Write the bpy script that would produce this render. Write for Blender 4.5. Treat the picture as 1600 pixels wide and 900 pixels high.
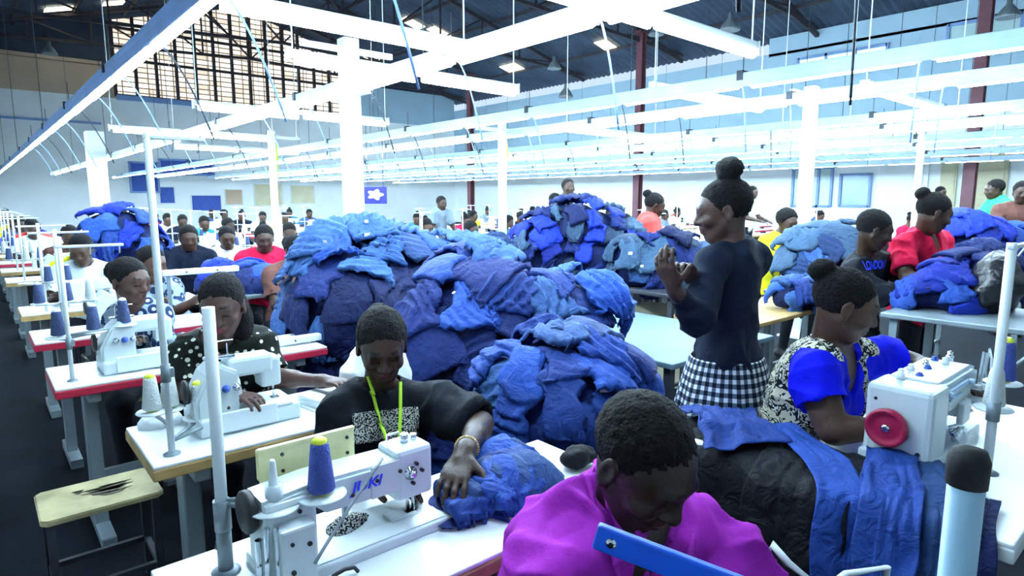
import bpy, bmesh, math, random
import numpy as np
from mathutils import Vector, Matrix
from mathutils.bvhtree import BVHTree
for o in list(bpy.data.objects): bpy.data.objects.remove(o)
random.seed(7); RNG = np.random.default_rng(7)
C = bpy.context.scene.collection
SC = bpy.context.scene
# ---------------------------------------------------------------- camera (room axes: X = along the tables, Y = down the hall)
EYE, FPX, PITCH, AZ = 1.55, 979.0, math.radians(8.1), math.radians(49.3)
cam = bpy.data.cameras.new('camera'); camo = bpy.data.objects.new('camera', cam); C.objects.link(camo)
camo.location = (0, 0, EYE); camo.rotation_euler = (math.pi/2-PITCH, 0, AZ-math.pi/2)
cam.sensor_width = 36; cam.lens = FPX/1600*36; cam.clip_start = .05; cam.clip_end = 200
SC.camera = camo
SC.view_settings.view_transform = 'Standard'; SC.view_settings.look = 'None'
SC.view_settings.gamma = 1; SC.view_settings.use_curve_mapping = False
SC.view_settings.exposure = 1.05
w = bpy.data.worlds.new('sky'); SC.world = w; w.use_nodes = True
w.node_tree.nodes['Background'].inputs[0].default_value = (.62, .8, 1, 1)
w.node_tree.nodes['Background'].inputs[1].default_value = .5
TUBE_POWER = 56.0
TUBE_COL = (.64, .86, 1.0)

# ---------------------------------------------------------------- measuring helpers (rays through the photograph, in metres)
def ray(px, py):
    x = (px-800)/FPX; y = -(py-450)/FPX
    f = math.cos(PITCH)+y*math.sin(PITCH); u = -math.sin(PITCH)+y*math.cos(PITCH)
    return (f*math.cos(AZ)+x*math.sin(AZ), f*math.sin(AZ)-x*math.cos(AZ), u, f)
def D(px, py, d):
    r = ray(px, py); t = d/r[3]; return Vector((r[0]*t, r[1]*t, EYE+r[2]*t))
def PZ(px, py, z):
    r = ray(px, py); t = (z-EYE)/r[2]; return Vector((r[0]*t, r[1]*t, z))
def PYy(px, py, Y):
    r = ray(px, py); t = Y/r[1]; return Vector((r[0]*t, Y, EYE+r[2]*t))
def PXx(px, py, X):
    r = ray(px, py); t = X/r[0]; return Vector((X, r[1]*t, EYE+r[2]*t))
def fdepth(v): return v[0]*math.cos(AZ)+v[1]*math.sin(AZ)
def proj(v):
    fx = v[0]*math.cos(AZ)+v[1]*math.sin(AZ); rx = v[0]*math.sin(AZ)-v[1]*math.cos(AZ); uz = v[2]-EYE
    dz = fx*math.cos(PITCH)-uz*math.sin(PITCH); uy = fx*math.sin(PITCH)+uz*math.cos(PITCH)
    return 800+FPX*rx/dz, 450-FPX*uy/dz, dz
# ---------------------------------------------------------------- materials
MC = {}
def mat(name, col, rough=.6, metal=0, emit=None, estr=0, bump=0, bscale=30, var=0, vscale=5, spec=.5, alpha=None, trans=0):
    if name in MC: return MC[name]
    m = bpy.data.materials.new(name); m.use_nodes = True; N = m.node_tree.nodes; L = m.node_tree.links
    b = N['Principled BSDF']; b.inputs['Base Color'].default_value = (*col, 1)
    b.inputs['Roughness'].default_value = rough; b.inputs['Metallic'].default_value = metal
    b.inputs['Specular IOR Level'].default_value = spec
    if trans: b.inputs['Transmission Weight'].default_value = trans
    if alpha is not None: b.inputs['Alpha'].default_value = alpha
    if emit: b.inputs['Emission Color'].default_value = (*emit, 1); b.inputs['Emission Strength'].default_value = estr
    tc = N.new('ShaderNodeTexCoord')
    if var:
        n = N.new('ShaderNodeTexNoise'); n.inputs['Scale'].default_value = vscale; n.inputs['Detail'].default_value = 5
        L.new(tc.outputs['Object'], n.inputs['Vector'])
        r = N.new('ShaderNodeValToRGB'); r.color_ramp.elements[0].position = .3; r.color_ramp.elements[1].position = .72
        r.color_ramp.elements[0].color = (*[c*(1-var) for c in col], 1); r.color_ramp.elements[1].color = (*[min(1, c*(1+var)) for c in col], 1)
        L.new(n.outputs['Fac'], r.inputs[0]); L.new(r.outputs[0], b.inputs['Base Color'])
    if bump:
        n = N.new('ShaderNodeTexNoise'); n.inputs['Scale'].default_value = bscale; n.inputs['Detail'].default_value = 4
        L.new(tc.outputs['Object'], n.inputs['Vector'])
        bp = N.new('ShaderNodeBump'); bp.inputs['Strength'].default_value = bump; bp.inputs['Distance'].default_value = .02
        L.new(n.outputs['Fac'], bp.inputs['Height']); L.new(bp.outputs[0], b.inputs['Normal'])
    MC[name] = m; return m
def attrmat(name, rough=.6, bump=0, bscale=30, spec=.3, sheen=0):
    """base colour comes from the mesh's own 'Col' attribute (local colours, with shade painted into nostrils and mouth slit)"""
    if name in MC: return MC[name]
    m = mat(name, (.5,.5,.5), rough, bump=bump, bscale=bscale, spec=spec)
    N = m.node_tree.nodes; L = m.node_tree.links
    a = N.new('ShaderNodeAttribute'); a.attribute_name = 'Col'; L.new(a.outputs['Color'], N['Principled BSDF'].inputs['Base Color'])
    return m
M = dict(
 white=mat('painted white metal', (.74,.8,.82), .35, bump=.05, bscale=12),
 machine=mat('machine enamel', (.66,.74,.76), .28, var=.05, vscale=9),
 top=mat('white laminate', (.80,.84,.86), .3, var=.04, vscale=6),
 wood=mat('plywood edge', (.42,.27,.10), .6, var=.25, vscale=14),
 redb=mat('red edge band', (.42,.01,.04), .5, var=.1),
 grey=mat('grey steel leg', (.22,.27,.30), .45, metal=.3, var=.15),
 dsteel=mat('dark steel', (.05,.055,.07), .5, metal=.4, var=.3),
 railp=mat('pale blue rail', (.5,.68,.86), .5, var=.1),
 polep=mat('pale blue plastic pole', (.30,.48,.62), .4),
 rail=mat('grey blue rail', (.20,.33,.62), .5, var=.1),
 chrome=mat('chrome', (.7,.75,.8), .15, metal=1),
 black=mat('black plastic', (.012,.012,.014), .5),
 rubber=mat('black rubber', (.008,.008,.01), .8, bump=.2),
 floor=mat('worn dark concrete', (.003,.0055,.010), .9, bump=.15, bscale=6, var=.45, vscale=2.2, spec=.15),
 wall=mat('whitewashed plaster', (.86,.92,.94), .85, bump=.1, bscale=4, var=.06, vscale=.6),
 wallhi=mat('upper plaster with shade painted in', (.36,.52,.64), .85, var=.08, vscale=.5),  # weaker light above the lamps is put into this darker blue
 beige=mat('beige panel', (.66,.62,.42), .8, var=.1, vscale=2),
 tan=mat('tan upper board', (.55,.42,.30), .8, var=.15, vscale=.6),
 roof=mat('roof sheet', (.04,.065,.11), .7, var=.35, vscale=.8),
 truss=mat('rusty truss steel', (.035,.03,.04), .7, var=.3, vscale=4),
 redcol=mat('red brown column paint', (.13,.045,.06), .6, var=.25, vscale=2),
 bluew=mat('blue board', (.03,.09,.42), .6, var=.15),
 blued=mat('deep blue display board', (.01,.01,.45), .5),
 cream=mat('cream acrylic plate', (.78,.72,.36), .35, var=.12, vscale=18),
 cone=mat('blue thread cone', (.06,.10,.42), .8, bump=.6, bscale=160),
 conew=mat('white thread cone', (.72,.76,.74), .8, bump=.5, bscale=160),
 coned=mat('navy thread cone', (.05,.08,.2), .8, bump=.5, bscale=160),
 yellow=mat('yellow plastic tip', (.75,.8,.05), .5),
 redw=mat('red hand wheel', (.35,.01,.05), .3, var=.15, vscale=20),
 blueb=mat('blue enamel bar', (.004,.11,.80), .4),
 stool=mat('worn wooden stool seat', (.42,.36,.19), .6, var=.3, vscale=9),
 lime=mat('lime lanyard', (.45,.75,.02), .6),
 cableb=mat('black cable', (.015,.02,.03), .6),
 tube=mat('fluorescent tube', (.9,.95,1), .4, emit=TUBE_COL, estr=TUBE_POWER),
 clear=mat('clear plastic cover', (.8,.9,.95), .08, alpha=.35, trans=0),
 tag=mat('white paper tag', (.85,.88,.9), .7),
 gold=mat('brass bracelet', (.55,.38,.16), .35, metal=.5),
 card=mat('cardboard', (.40,.30,.16), .8, var=.1),
 sack=mat('black plastic sack', (.012,.012,.016), .3, bump=.9, bscale=14),
)
# ---------------------------------------------------------------- object helpers
def tag(o, label=None, cat=None, group=None, kind=None):
    if label: o['label'] = label
    if cat: o['category'] = cat
    if group: o['group'] = group
    if kind: o['kind'] = kind
    return o
def empty(name, loc, label=None, cat=None, group=None, rz=0):
    o = bpy.data.objects.new(name, None); C.objects.link(o); o.location = loc; o.rotation_euler = (0,0,rz); o.empty_display_size = .1
    return tag(o, label, cat, group)
def link(name, me, m=None, parent=None):
    o = bpy.data.objects.new(name, me); C.objects.link(o)
    if m is not None and not me.materials: me.materials.append(m)
    if parent: o.parent = parent
    return o
class MB:
    """collects boxes, bars, tubes, lathes into one mesh"""
    def __init__(s, origin=(0,0,0)): s.bm = bmesh.new(); s.o = Vector(origin)
    def box(s, c, d, rz=0, bev=0, rot=None):
        r = bmesh.ops.create_cube(s.bm, size=1)['verts']
        R = rot if rot else Matrix.Rotation(rz, 3, 'Z')
        for v in r: v.co = R @ Vector((v.co.x*d[0], v.co.y*d[1], v.co.z*d[2])) + Vector(c)
        if bev:
            es = list({e for v in r for e in v.link_edges})
            bmesh.ops.bevel(s.bm, geom=es, offset=bev, segments=2, affect='EDGES', profile=.5)
        return s
    def polyline(s, pts, r, n=6):
        P = [Vector(p) for p in pts]; R = []
        for i, p in enumerate(P):
            d = (P[min(i+1, len(P)-1)]-P[max(i-1, 0)]).normalized(); q = d.to_track_quat('Z', 'Y').to_matrix()
            R.append([s.bm.verts.new(p+q @ Vector((math.cos(2*math.pi*k/n)*r, math.sin(2*math.pi*k/n)*r, 0))) for k in range(n)])
        for A, B in zip(R[:-1], R[1:]):
            for k in range(n): s.bm.faces.new((A[k], A[(k+1)%n], B[(k+1)%n], B[k])).smooth = True
        s.bm.faces.new(R[0][::-1]); s.bm.faces.new(R[-1])
        return s
    def tube(s, a, b, r, r2=None, n=10, cap=True):
        a = Vector(a); b = Vector(b); r2 = r if r2 is None else r2
        q = (b-a).to_track_quat('Z', 'Y').to_matrix()
        A = []; B = []
        for i in range(n):
            t = 2*math.pi*i/n; v = q @ Vector((math.cos(t), math.sin(t), 0))
            A.append(s.bm.verts.new(a+v*r)); B.append(s.bm.verts.new(b+v*r2))
        for i in range(n):
            f = s.bm.faces.new((A[i], A[(i+1)%n], B[(i+1)%n], B[i])); f.smooth = n > 6
        if cap: s.bm.faces.new(A[::-1]); s.bm.faces.new(B)
        return s
    def path(s, pts, r, n=6): return s.polyline(pts, r, n)
    def lathe(s, c, prof, n=20, axis=(0,0,1)):
        q = Vector(axis).to_track_quat('Z', 'Y').to_matrix(); c = Vector(c); rings = []
        for (r, z) in prof:
            rings.append([s.bm.verts.new(c+q @ Vector((math.cos(2*math.pi*i/n)*r, math.sin(2*math.pi*i/n)*r, z))) for i in range(n)])
        for A, B in zip(rings[:-1], rings[1:]):
            for i in range(n):
                f = s.bm.faces.new((A[i], A[(i+1)%n], B[(i+1)%n], B[i])); f.smooth = True
        s.bm.faces.new(rings[0][::-1]); s.bm.faces.new(rings[-1])
        return s
    def prism(s, pts, h, M4=None, bev=0):
        """pts 2D outline in XY extruded by h along Z, placed by M4"""
        A = [s.bm.verts.new((x, y, 0)) for x, y in pts]; B = [s.bm.verts.new((x, y, h)) for x, y in pts]
        n = len(pts); fs = []
        for i in range(n): fs.append(s.bm.faces.new((A[i], A[(i+1)%n], B[(i+1)%n], B[i])))
        fs.append(s.bm.faces.new(A[::-1])); fs.append(s.bm.faces.new(B))
        bmesh.ops.recalc_face_normals(s.bm, faces=fs)
        if bev:
            es = list({e for f in fs[-2:] for e in f.edges}); nv = bmesh.ops.bevel(s.bm, geom=es, offset=bev, segments=2, affect='EDGES')
            vs = set(v for v in nv['verts'])|set(v for v in A+B if v.is_valid)
            for f in nv['faces']: vs |= set(f.verts)
        else: vs = set(A+B)
        if M4:
            for v in vs: v.co = M4 @ v.co
        return s
    def build(s, name, m, parent=None):
        me = bpy.data.meshes.new(name)
        for v in s.bm.verts: v.co -= s.o
        s.bm.normal_update(); s.bm.to_mesh(me); s.bm.free()
        o = link(name, me, m, parent)
        if parent is None: o.location = s.o
        return o
def build_each(mb, name, m, parent=None):
    """every loose piece collected in mb becomes a part of its own"""
    bm = mb.bm; bm.verts.index_update(); bm.verts.ensure_lookup_table(); seen = set(); out = []
    for v0 in bm.verts:
        if v0.index in seen: continue
        comp = []; st = [v0]; seen.add(v0.index)
        while st:
            v = st.pop(); comp.append(v)
            for e in v.link_edges:
                w_ = e.other_vert(v)
                if w_.index not in seen: seen.add(w_.index); st.append(w_)
        ix = {v.index: i for i, v in enumerate(comp)}; fs = {f for v in comp for f in v.link_faces}
        me = bpy.data.meshes.new(name); me.from_pydata([v.co-mb.o for v in comp], [], [[ix[v.index] for v in f.verts] for f in fs]); me.polygons.foreach_set('use_smooth', [f.smooth for f in fs])
        out.append(link(name, me, m, parent))
    bm.free(); return out
ORD = 'first second third fourth fifth sixth seventh eighth ninth tenth eleventh twelfth thirteenth fourteenth fifteenth sixteenth seventeenth eighteenth nineteenth twentieth'.split()
def copy_tree(o, parent=None):
    c = o.copy(); C.objects.link(c)
    if parent: c.parent = parent
    for ch in list(o.children): copy_tree(ch, c)
    return c
# ---------------------------------------------------------------- noise, signed distance modelling, surface nets
def _h(ix, iy, iz):
    n = (ix*374761393+iy*668265263+iz*2147483647*3+1274126177) & 0xffffffff
    n = ((n ^ (n >> 13))*1274126177) & 0xffffffff
    return ((n ^ (n >> 16)) & 0xffff)/65535.0
def vnoise(p):
    p = np.asarray(p, float); i = np.floor(p).astype(np.int64); f = p-i; f = f*f*(3-2*f); r = 0
    for a in (0,1):
        for b in (0,1):
            for c in (0,1):
                wt = (f[:,0] if a else 1-f[:,0])*(f[:,1] if b else 1-f[:,1])*(f[:,2] if c else 1-f[:,2])
                r = r+wt*_h(i[:,0]+a, i[:,1]+b, i[:,2]+c)
    return r*2-1
def fbm(p, o=3):
    r = 0; a = 1
    for k in range(o): r = r+a*vnoise(np.asarray(p)*2**k+17.3*k); a *= .5
    return r
def V3(v): return np.array([v[0], v[1], v[2]], float)
def cap(a, b, r1, r2=None, k=.02, sub=False): return ('cap', V3(a), V3(b), r1, r1 if r2 is None else r2, k, sub)
def ell(c, r, R=None, k=.02, sub=False): return ('ell', V3(c), V3(r), np.eye(3) if R is None else np.array(R), k, sub)
def pln(c, n, k=.002): return ('pln', V3(c), V3(n)/np.linalg.norm(V3(n)), k)      # keeps the side the normal points away from
def sdf_eval(p, X, Y, Z):
    if p[0] == 'cap':
        a, b = p[1], p[2]; ba = b-a; bb = max(float(ba@ba), 1e-9)
        dx, dy, dz = X-a[0], Y-a[1], Z-a[2]
        h = np.clip((dx*ba[0]+dy*ba[1]+dz*ba[2])/bb, 0, 1)
        return np.sqrt((dx-ba[0]*h)**2+(dy-ba[1]*h)**2+(dz-ba[2]*h)**2)-(p[3]+(p[4]-p[3])*h)
    c, r, R = p[1], p[2], p[3]
    dx, dy, dz = X-c[0], Y-c[1], Z-c[2]
    u = R[0,0]*dx+R[0,1]*dy+R[0,2]*dz; v = R[1,0]*dx+R[1,1]*dy+R[1,2]*dz; w_ = R[2,0]*dx+R[2,1]*dy+R[2,2]*dz
    k0 = np.sqrt((u/r[0])**2+(v/r[1])**2+(w_/r[2])**2); k1 = np.sqrt((u/r[0]**2)**2+(v/r[1]**2)**2+(w_/r[2]**2)**2)
    return k0*(k0-1)/np.maximum(k1, 1e-6)
def pbb(p):
    if p[0] == 'cap':
        r = max(p[3], p[4]); return np.minimum(p[1], p[2])-r, np.maximum(p[1], p[2])+r
    m = np.abs(p[3].T)@p[2]; return p[1]-m, p[1]+m
def sdf_mesh(prims, h):
    adds = [p for p in prims if p[0] != 'pln' and not p[-1]]
    lo = np.min([pbb(p)[0] for p in adds], 0)-4*h; hi = np.max([pbb(p)[1] for p in adds], 0)+4*h
    n = np.ceil((hi-lo)/h).astype(int)+1
    ax = [(lo[i]+h*np.arange(n[i])).astype(np.float32) for i in range(3)]
    F = np.full(n, 1., np.float32)
    for p in prims:
        if p[0] == 'pln':
            c, nn, k = p[1], p[2], p[3]
            d = (ax[0][:,None,None]-c[0])*nn[0]+(ax[1][None,:,None]-c[1])*nn[1]+(ax[2][None,None,:]-c[2])*nn[2]
            F = np.maximum(F, d); continue
        k = p[-2]; a, b = pbb(p); pad = k*1.2+3*h
        i0 = np.maximum(np.floor((a-pad-lo)/h).astype(int), 0); i1 = np.minimum(np.ceil((b+pad-lo)/h).astype(int)+1, n)
        if np.any(i1 <= i0): continue
        sl = tuple(slice(i0[i], i1[i]) for i in range(3))
        d = sdf_eval(p, ax[0][sl[0]][:,None,None], ax[1][sl[1]][None,:,None], ax[2][sl[2]][None,None,:])
        G = F[sl]
        if p[-1]:
            d = -d; t = np.maximum(k-np.abs(G-d), 0)/k; F[sl] = np.maximum(G, d)+t*t*k*.25
        else:
            t = np.maximum(k-np.abs(G-d), 0)/k; F[sl] = np.minimum(G, d)-t*t*k*.25
    S = F < 0
    cnt = np.zeros(n-1, np.int8)
    for a in (0,1):
        for b in (0,1):
            for c in (0,1): cnt += S[a:n[0]-1+a, b:n[1]-1+b, c:n[2]-1+c]
    act = (cnt > 0) & (cnt < 8); I = np.argwhere(act)
    idx = np.full(n-1, -1, np.int64); idx[act] = np.arange(len(I))
    cor = {(a,b,c): F[I[:,0]+a, I[:,1]+b, I[:,2]+c].astype(float) for a in (0,1) for b in (0,1) for c in (0,1)}
    P = np.zeros((len(I),3)); W = np.zeros(len(I))
    for c0 in cor:
        for d_ in range(3):
            if c0[d_]: continue
            c1 = tuple(c0[j]+(j==d_) for j in range(3)); f0, f1 = cor[c0], cor[c1]
            x = (f0 < 0) != (f1 < 0); t = np.where(x, f0/np.where(f0==f1, 1, f0-f1), 0)
            for j in range(3): P[:,j] += x*(c0[j]+(t if j==d_ else 0))
            W += x
    V = lo+h*(I+P/W[:,None]); Q = []
    for d_ in range(3):
        e1, e2 = (d_+1)%3, (d_+2)%3
        A = [slice(None)]*3; B = [slice(None)]*3; A[d_] = slice(0, n[d_]-1); B[d_] = slice(1, n[d_])
        x = S[tuple(A)] != S[tuple(B)]; E = np.argwhere(x)
        E = E[(E[:,e1] > 0)&(E[:,e2] > 0)&(E[:,e1] < n[e1]-1)&(E[:,e2] < n[e2]-1)]
        s0 = S[E[:,0], E[:,1], E[:,2]]; q = []
        for (p1, p2) in ((1,1),(0,1),(0,0),(1,0)):
            J = E.copy(); J[:,e1] -= p1; J[:,e2] -= p2; q.append(idx[J[:,0], J[:,1], J[:,2]])
        q = np.stack(q, 1); q[~s0] = q[~s0][:,::-1]; Q.append(q)
    return V, np.concatenate(Q)
def smooth(V, Q, it=1, lam=.5):
    for _ in range(it):
        S_ = np.zeros_like(V); W = np.zeros(len(V))
        for a, b in ((0,1),(1,2),(2,3),(3,0)):
            for x, y in ((a,b),(b,a)):
                for j in range(3): S_[:,j] += np.bincount(Q[:,x], V[Q[:,y],j], len(V))
                W += np.bincount(Q[:,x], minlength=len(V))
        V = V*(1-lam)+lam*S_/np.maximum(W, 1)[:,None]
    return V
def vnormals(V, Q):
    n = np.cross(V[Q[:,2]]-V[Q[:,0]], V[Q[:,3]]-V[Q[:,1]]); N = np.zeros_like(V)
    for a in range(4):
        for j in range(3): N[:,j] += np.bincount(Q[:,a], n[:,j], len(V))
    return N/np.maximum(np.linalg.norm(N, axis=1), 1e-9)[:,None]
def npmesh(name, V, Q, m, parent=None, col=None, uvw=None, org=(0,0,0)):
    me = bpy.data.meshes.new(name); V = np.asarray(V)-V3(org)
    me.vertices.add(len(V)); me.vertices.foreach_set('co', V.astype(np.float32).ravel())
    me.loops.add(Q.size); me.loops.foreach_set('vertex_index', Q.astype(np.int32).ravel())
    me.polygons.add(len(Q)); me.polygons.foreach_set('loop_start', np.arange(0, Q.size, 4, dtype=np.int32))
    me.polygons.foreach_set('use_smooth', np.ones(len(Q), bool))
    me.update(calc_edges=True); me.validate()
    if col is not None:
        a = me.attributes.new('Col', 'FLOAT_COLOR', 'POINT'); a.data.foreach_set('color', np.c_[col, np.ones(len(V))].astype(np.float32).ravel())
    if uvw is not None:
        a = me.attributes.new('Map', 'FLOAT_VECTOR', 'POINT'); a.data.foreach_set('vector', uvw.astype(np.float32).ravel())
    return link(name, me, m, parent)
# ================================================================ THE HALL
XL, XR, YB, YF = -2.0, 25.0, -4.0, 35.0
EAVE, RX, RZ = 7.9, 11.5, 11.6
def struct(name, mb, m): o = mb.build(name, m); o['kind'] = 'structure'; return o
struct('floor', MB().box(((XL+XR)/2, (YB+YF)/2, -.05), (XR-XL+1, YF-YB+1, .1)), M['floor'])
# low wall, step, high wall on the right (the hall's long side)
struct('wall_right', MB().box((XR+.15, (YB+YF)/2, 2.3), (.3, YF-YB, 4.6)), M['wall'])
struct('trim_4', MB().box((XR+.15, (YB+YF)/2, (4.6+EAVE-.6)/2), (.3, YF-YB, EAVE-.6-4.6)).box((XR+.15, (YB+13.2)/2, EAVE-.35), (.3, 13.2-YB, .7)), M['wallhi'])  # upper right wall: shade above the lamp rows painted as darker blue
struct('wall_left', MB().box((XL-.15, (YB+YF)/2, EAVE/2), (.3, YF-YB, EAVE)), M['wall'])
struct('wall_back', MB().box(((XL+XR)/2, YB-.15, RZ/2), (XR-XL, .3, RZ+.4)), M['wall'])
struct('wall_far', MB().box(((XL+XR)/2, YF+.15, 3.1), (XR-XL, .3, 6.2)), M['wall'])
LX0, LX1 = 5.7, 18.0
struct('trim_1', MB().box(((XL+5.7)/2, YF+.05, 6.9), (5.7-XL, .2, 1.4)).box(((XL+5.7)/2, YF+.0, 7.7), (5.7-XL, .25, .15)), M['tan'])
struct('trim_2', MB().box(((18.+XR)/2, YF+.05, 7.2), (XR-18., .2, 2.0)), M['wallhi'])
struct('trim_3', MB().box(((XL+5)/2, YF-.06, 5.0), (5-XL, .08, .1)).box(((LX0+LX1)/2, YF-.1, 6.25), (LX1-LX0, .2, .22)), M['rail'])
# roof of corrugated sheet, two slopes
def roof_slope(x0, z0, x1, z1):
    b = bmesh.new(); n = 130; ys = np.linspace(YB-.5, YF+.5, 260)
    A = []; 
    for i, y in enumerate(ys):
        dz = .03*(1 if i%2 else -1); A.append((b.verts.new((x0, y, z0+dz)), b.verts.new((x1, y, z1+dz))))
    for p, q in zip(A[:-1], A[1:]): b.faces.new((p[0], p[1], q[1], q[0]))
    mb = MB(); mb.bm = b; return mb
for (a, b_, c, d) in ((XR+.5, EAVE-.1, RX, RZ), (RX, RZ, XL-.5, EAVE-.1)):
    mb = roof_slope(a, b_, c, d)
    o = struct('ceiling', mb, M['roof'])
    s = o.modifiers.new('thick', 'SOLIDIFY'); s.thickness = .03
# gable ends above the eaves
struct('wall_gable', MB().prism([(XL, 6.2), (LX0, 6.2), (LX0, 6.3), (LX1, 6.3), (LX1, 6.2), (XR, 6.2), (XR, EAVE), (RX, RZ), (XL, EAVE)], .1,
    Matrix.Translation((0, YF+.35, 0)) @ Matrix.Rotation(math.pi/2, 4, 'X')), M['roof'])
# the louvred brick ventilation screen in the gable: pale lit blocks in brown mullions
def brick_lit():
    m = bpy.data.materials.new('daylit vent blocks'); m.use_nodes = True; N = m.node_tree.nodes; L = m.node_tree.links
    tc = N.new('ShaderNodeTexCoord'); mp = N.new('ShaderNodeMapping'); mp.inputs['Rotation'].default_value = (math.pi/2, 0, 0)
    br = N.new('ShaderNodeTexBrick'); br.inputs['Scale'].default_value = 1; br.inputs['Brick Width'].default_value = .55; br.inputs['Row Height'].default_value = .24
    br.inputs['Mortar Size'].default_value = .028; br.offset = 0
    br.inputs['Color1'].default_value = (1, .97, .86, 1); br.inputs['Color2'].default_value = (.50, .43, .34, 1); br.inputs['Mortar'].default_value = (.10, .07, .05, 1)
    L.new(tc.outputs['Object'], mp.inputs[0]); L.new(mp.outputs[0], br.inputs['Vector'])
    b = N['Principled BSDF']; L.new(br.outputs[0], b.inputs['Base Color']); L.new(br.outputs[0], b.inputs['Emission Color']); b.inputs['Emission Strength'].default_value = .8
    return m
def gable_z(x): return RZ-abs(x-RX)*(RZ-EAVE)/(XR-RX)
wv = empty('window_1', (RX, YF, 6.3)); wv['kind'] = 'structure'
pts = [(LX0, 6.3), (LX1, 6.3), (LX1, gable_z(LX1)-.3), (RX, RZ-.3), (LX0, gable_z(LX0)-.3)]
o = MB((RX, YF, 6.3)).prism(pts, .06, Matrix.Translation((0, YF+.1, 0)) @ Matrix.Rotation(math.pi/2, 4, 'X')).build('vent_screen', brick_lit(), wv)
mm = MB((RX, YF, 6.3)); x = LX0
while x <= LX1+.01:
    mm.box((x, YF-.05, (6.3+gable_z(x)-.3)/2), (.13, .16, gable_z(x)-6.6)); x += .88
for z in (6.36, 8.0, 9.4):
    hw = (RX-LX0) if z < 9 else (RZ-.3-z)/(RZ-EAVE)*(XR-RX); mm.box((RX, YF-.02, z), (2*min(hw, RX-LX0), .14, .12))
mm.build('mullion', M['truss'], wv)
# skylight strips (warm daylight through dirty sheet)
sky = mat('dirty skylight sheet', (.9,.7,.4), .5, emit=(1, .86, .55), estr=2.2)
def roof_hit(px, py, up=0):
    r = ray(px, py)
    for k in range(40, 900):
        t = k*.06; x, y, z = r[0]*t, r[1]*t, EYE+r[2]*t
        if z >= gable_z(x)-.12-up: return Vector((x, y, z))
    return None
k = 2
for (x0, y0, x1, y1) in ((68,18,115,12),(160,8,195,4),(38,76,68,75),(88,70,150,64),(210,52,255,47),(626,30,662,44),(668,45,712,62),(570,88,592,95),(930,66,966,78),(780,105,820,108)):
    a = roof_hit(x0, y0); b = roof_hit(x1, y1)
    if not a or not b or abs(a.y-b.y) > 12: continue
    c = (a+b)/2; w_ = max(abs(a.x-b.x), .5); h_ = max(abs(a.y-b.y), .7); sl = math.atan((RZ-EAVE)/(XR-RX))*(1 if c.x < RX else -1)
    o = struct('window_%d' % k, MB(c).box((c.x, c.y, gable_z(c.x)-.09), (w_, min(h_, 2.5), .03), rot=Matrix.Rotation(-sl, 3, 'Y')), sky); k += 1
# trusses and columns
def beam(mb, a, b, t): 
    a = Vector(a); b = Vector(b); q = (b-a).to_track_quat('Z', 'Y').to_matrix(); mb.box((a+b)/2, (t, t, (b-a).length), rot=q)
for i, Y in enumerate((5.3, 11.3, 17.3, 23.3, 29.3, 33.6)):
    mb = MB((RX, Y, EAVE)); zb = 8.0; nseg = 12; xs = np.linspace(XL, XR, nseg+1)
    top = [(x, Y, gable_z(x)-.22) for x in xs]; bot = [(x, Y, zb-.05+.6*(1-abs(x-RX)/(XR-RX))) for x in xs]
    for k_ in range(nseg):
        beam(mb, top[k_], top[k_+1], .14); beam(mb, bot[k_], bot[k_+1], .12)
        beam(mb, bot[k_], top[k_], .07); beam(mb, (top[k_] if k_ < nseg/2 else bot[k_]), (bot[k_+1] if k_ < nseg/2 else top[k_+1]), .07)
    tag(mb.build('roof_truss', M['truss']), ('dark steel roof truss spanning the hall, %s one seen from where the workers sit' % ('nearest','second','third','fourth','fifth','farthest')[i]), 'truss', 'steel roof trusses')
for i, x in enumerate(np.linspace(XL+2, XR-2, 12)):
    tag(MB((x, 15, 8)).box((x, (YB+YF)/2, gable_z(x)-.14), (.08, YF-YB-.2, .12)).build('roof_purlin', M['truss']), 'thin dark steel purlin under the roof sheets, %s from the left eave' % ('first second third fourth fifth sixth seventh eighth ninth tenth eleventh twelfth'.split()[i]), 'purlin', 'roof purlins')
for i, Y in enumerate((5.3, 17.25, 29.2)):
    zt = gable_z(22)-.25
    mb = MB((22, Y, 0)).box((22-.13, Y, zt/2), (.04, .3, zt)).box((22+.13, Y, zt/2), (.04, .3, zt)).box((22, Y, zt/2), (.24, .04, zt)).box((22, Y, .02), (.5, .5, .04)).box((22,Y,zt-.05),(.6,.35,.1))
    tag(mb.build('steel_column', M['redcol']), 'red-brown steel column, %s' % ('nearest one, at the right of the hall', 'middle one, behind the worker in the orange top', 'farthest one, near the corner of the hall')[i], 'column')
# windows, doors and boards on the long right wall and the far wall
def wall_window(n, a, b, pane, bars=2, wall='R'):
    """a, b: opposite corners on the wall"""
    e = empty('window_%d' % n, ((a[0]+b[0])/2, (a[1]+b[1])/2, min(a[2], b[2]))); e['kind'] = 'structure'
    z0, z1 = sorted((a[2], b[2])); f = MB(e.location); g = MB(e.location)
    if wall == 'R':
        y0, y1 = sorted((a[1], b[1])); g.box((XR-.02, (y0+y1)/2, (z0+z1)/2), (.05, y1-y0, z1-z0))
        for y in np.linspace(y0, y1, bars+2): f.box((XR-.06, y, (z0+z1)/2), (.1, .09, z1-z0+.09))
        for z in (z0, z1): f.box((XR-.06, (y0+y1)/2, z), (.1, y1-y0, .09))
    else:
        x0, x1 = sorted((a[0], b[0])); g.box(((x0+x1)/2, YF-.02, (z0+z1)/2), (x1-x0, .05, z1-z0))
        for x in np.linspace(x0, x1, bars+2): f.box((x, YF-.06, (z0+z1)/2), (.09, .1, z1-z0+.09))
        for z in (z0, z1): f.box(((x0+x1)/2, YF-.06, z), (x1-x0, .1, .09))
    g.build('pane', pane, e); f.build('window_frame', M['rail'], e)
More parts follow.
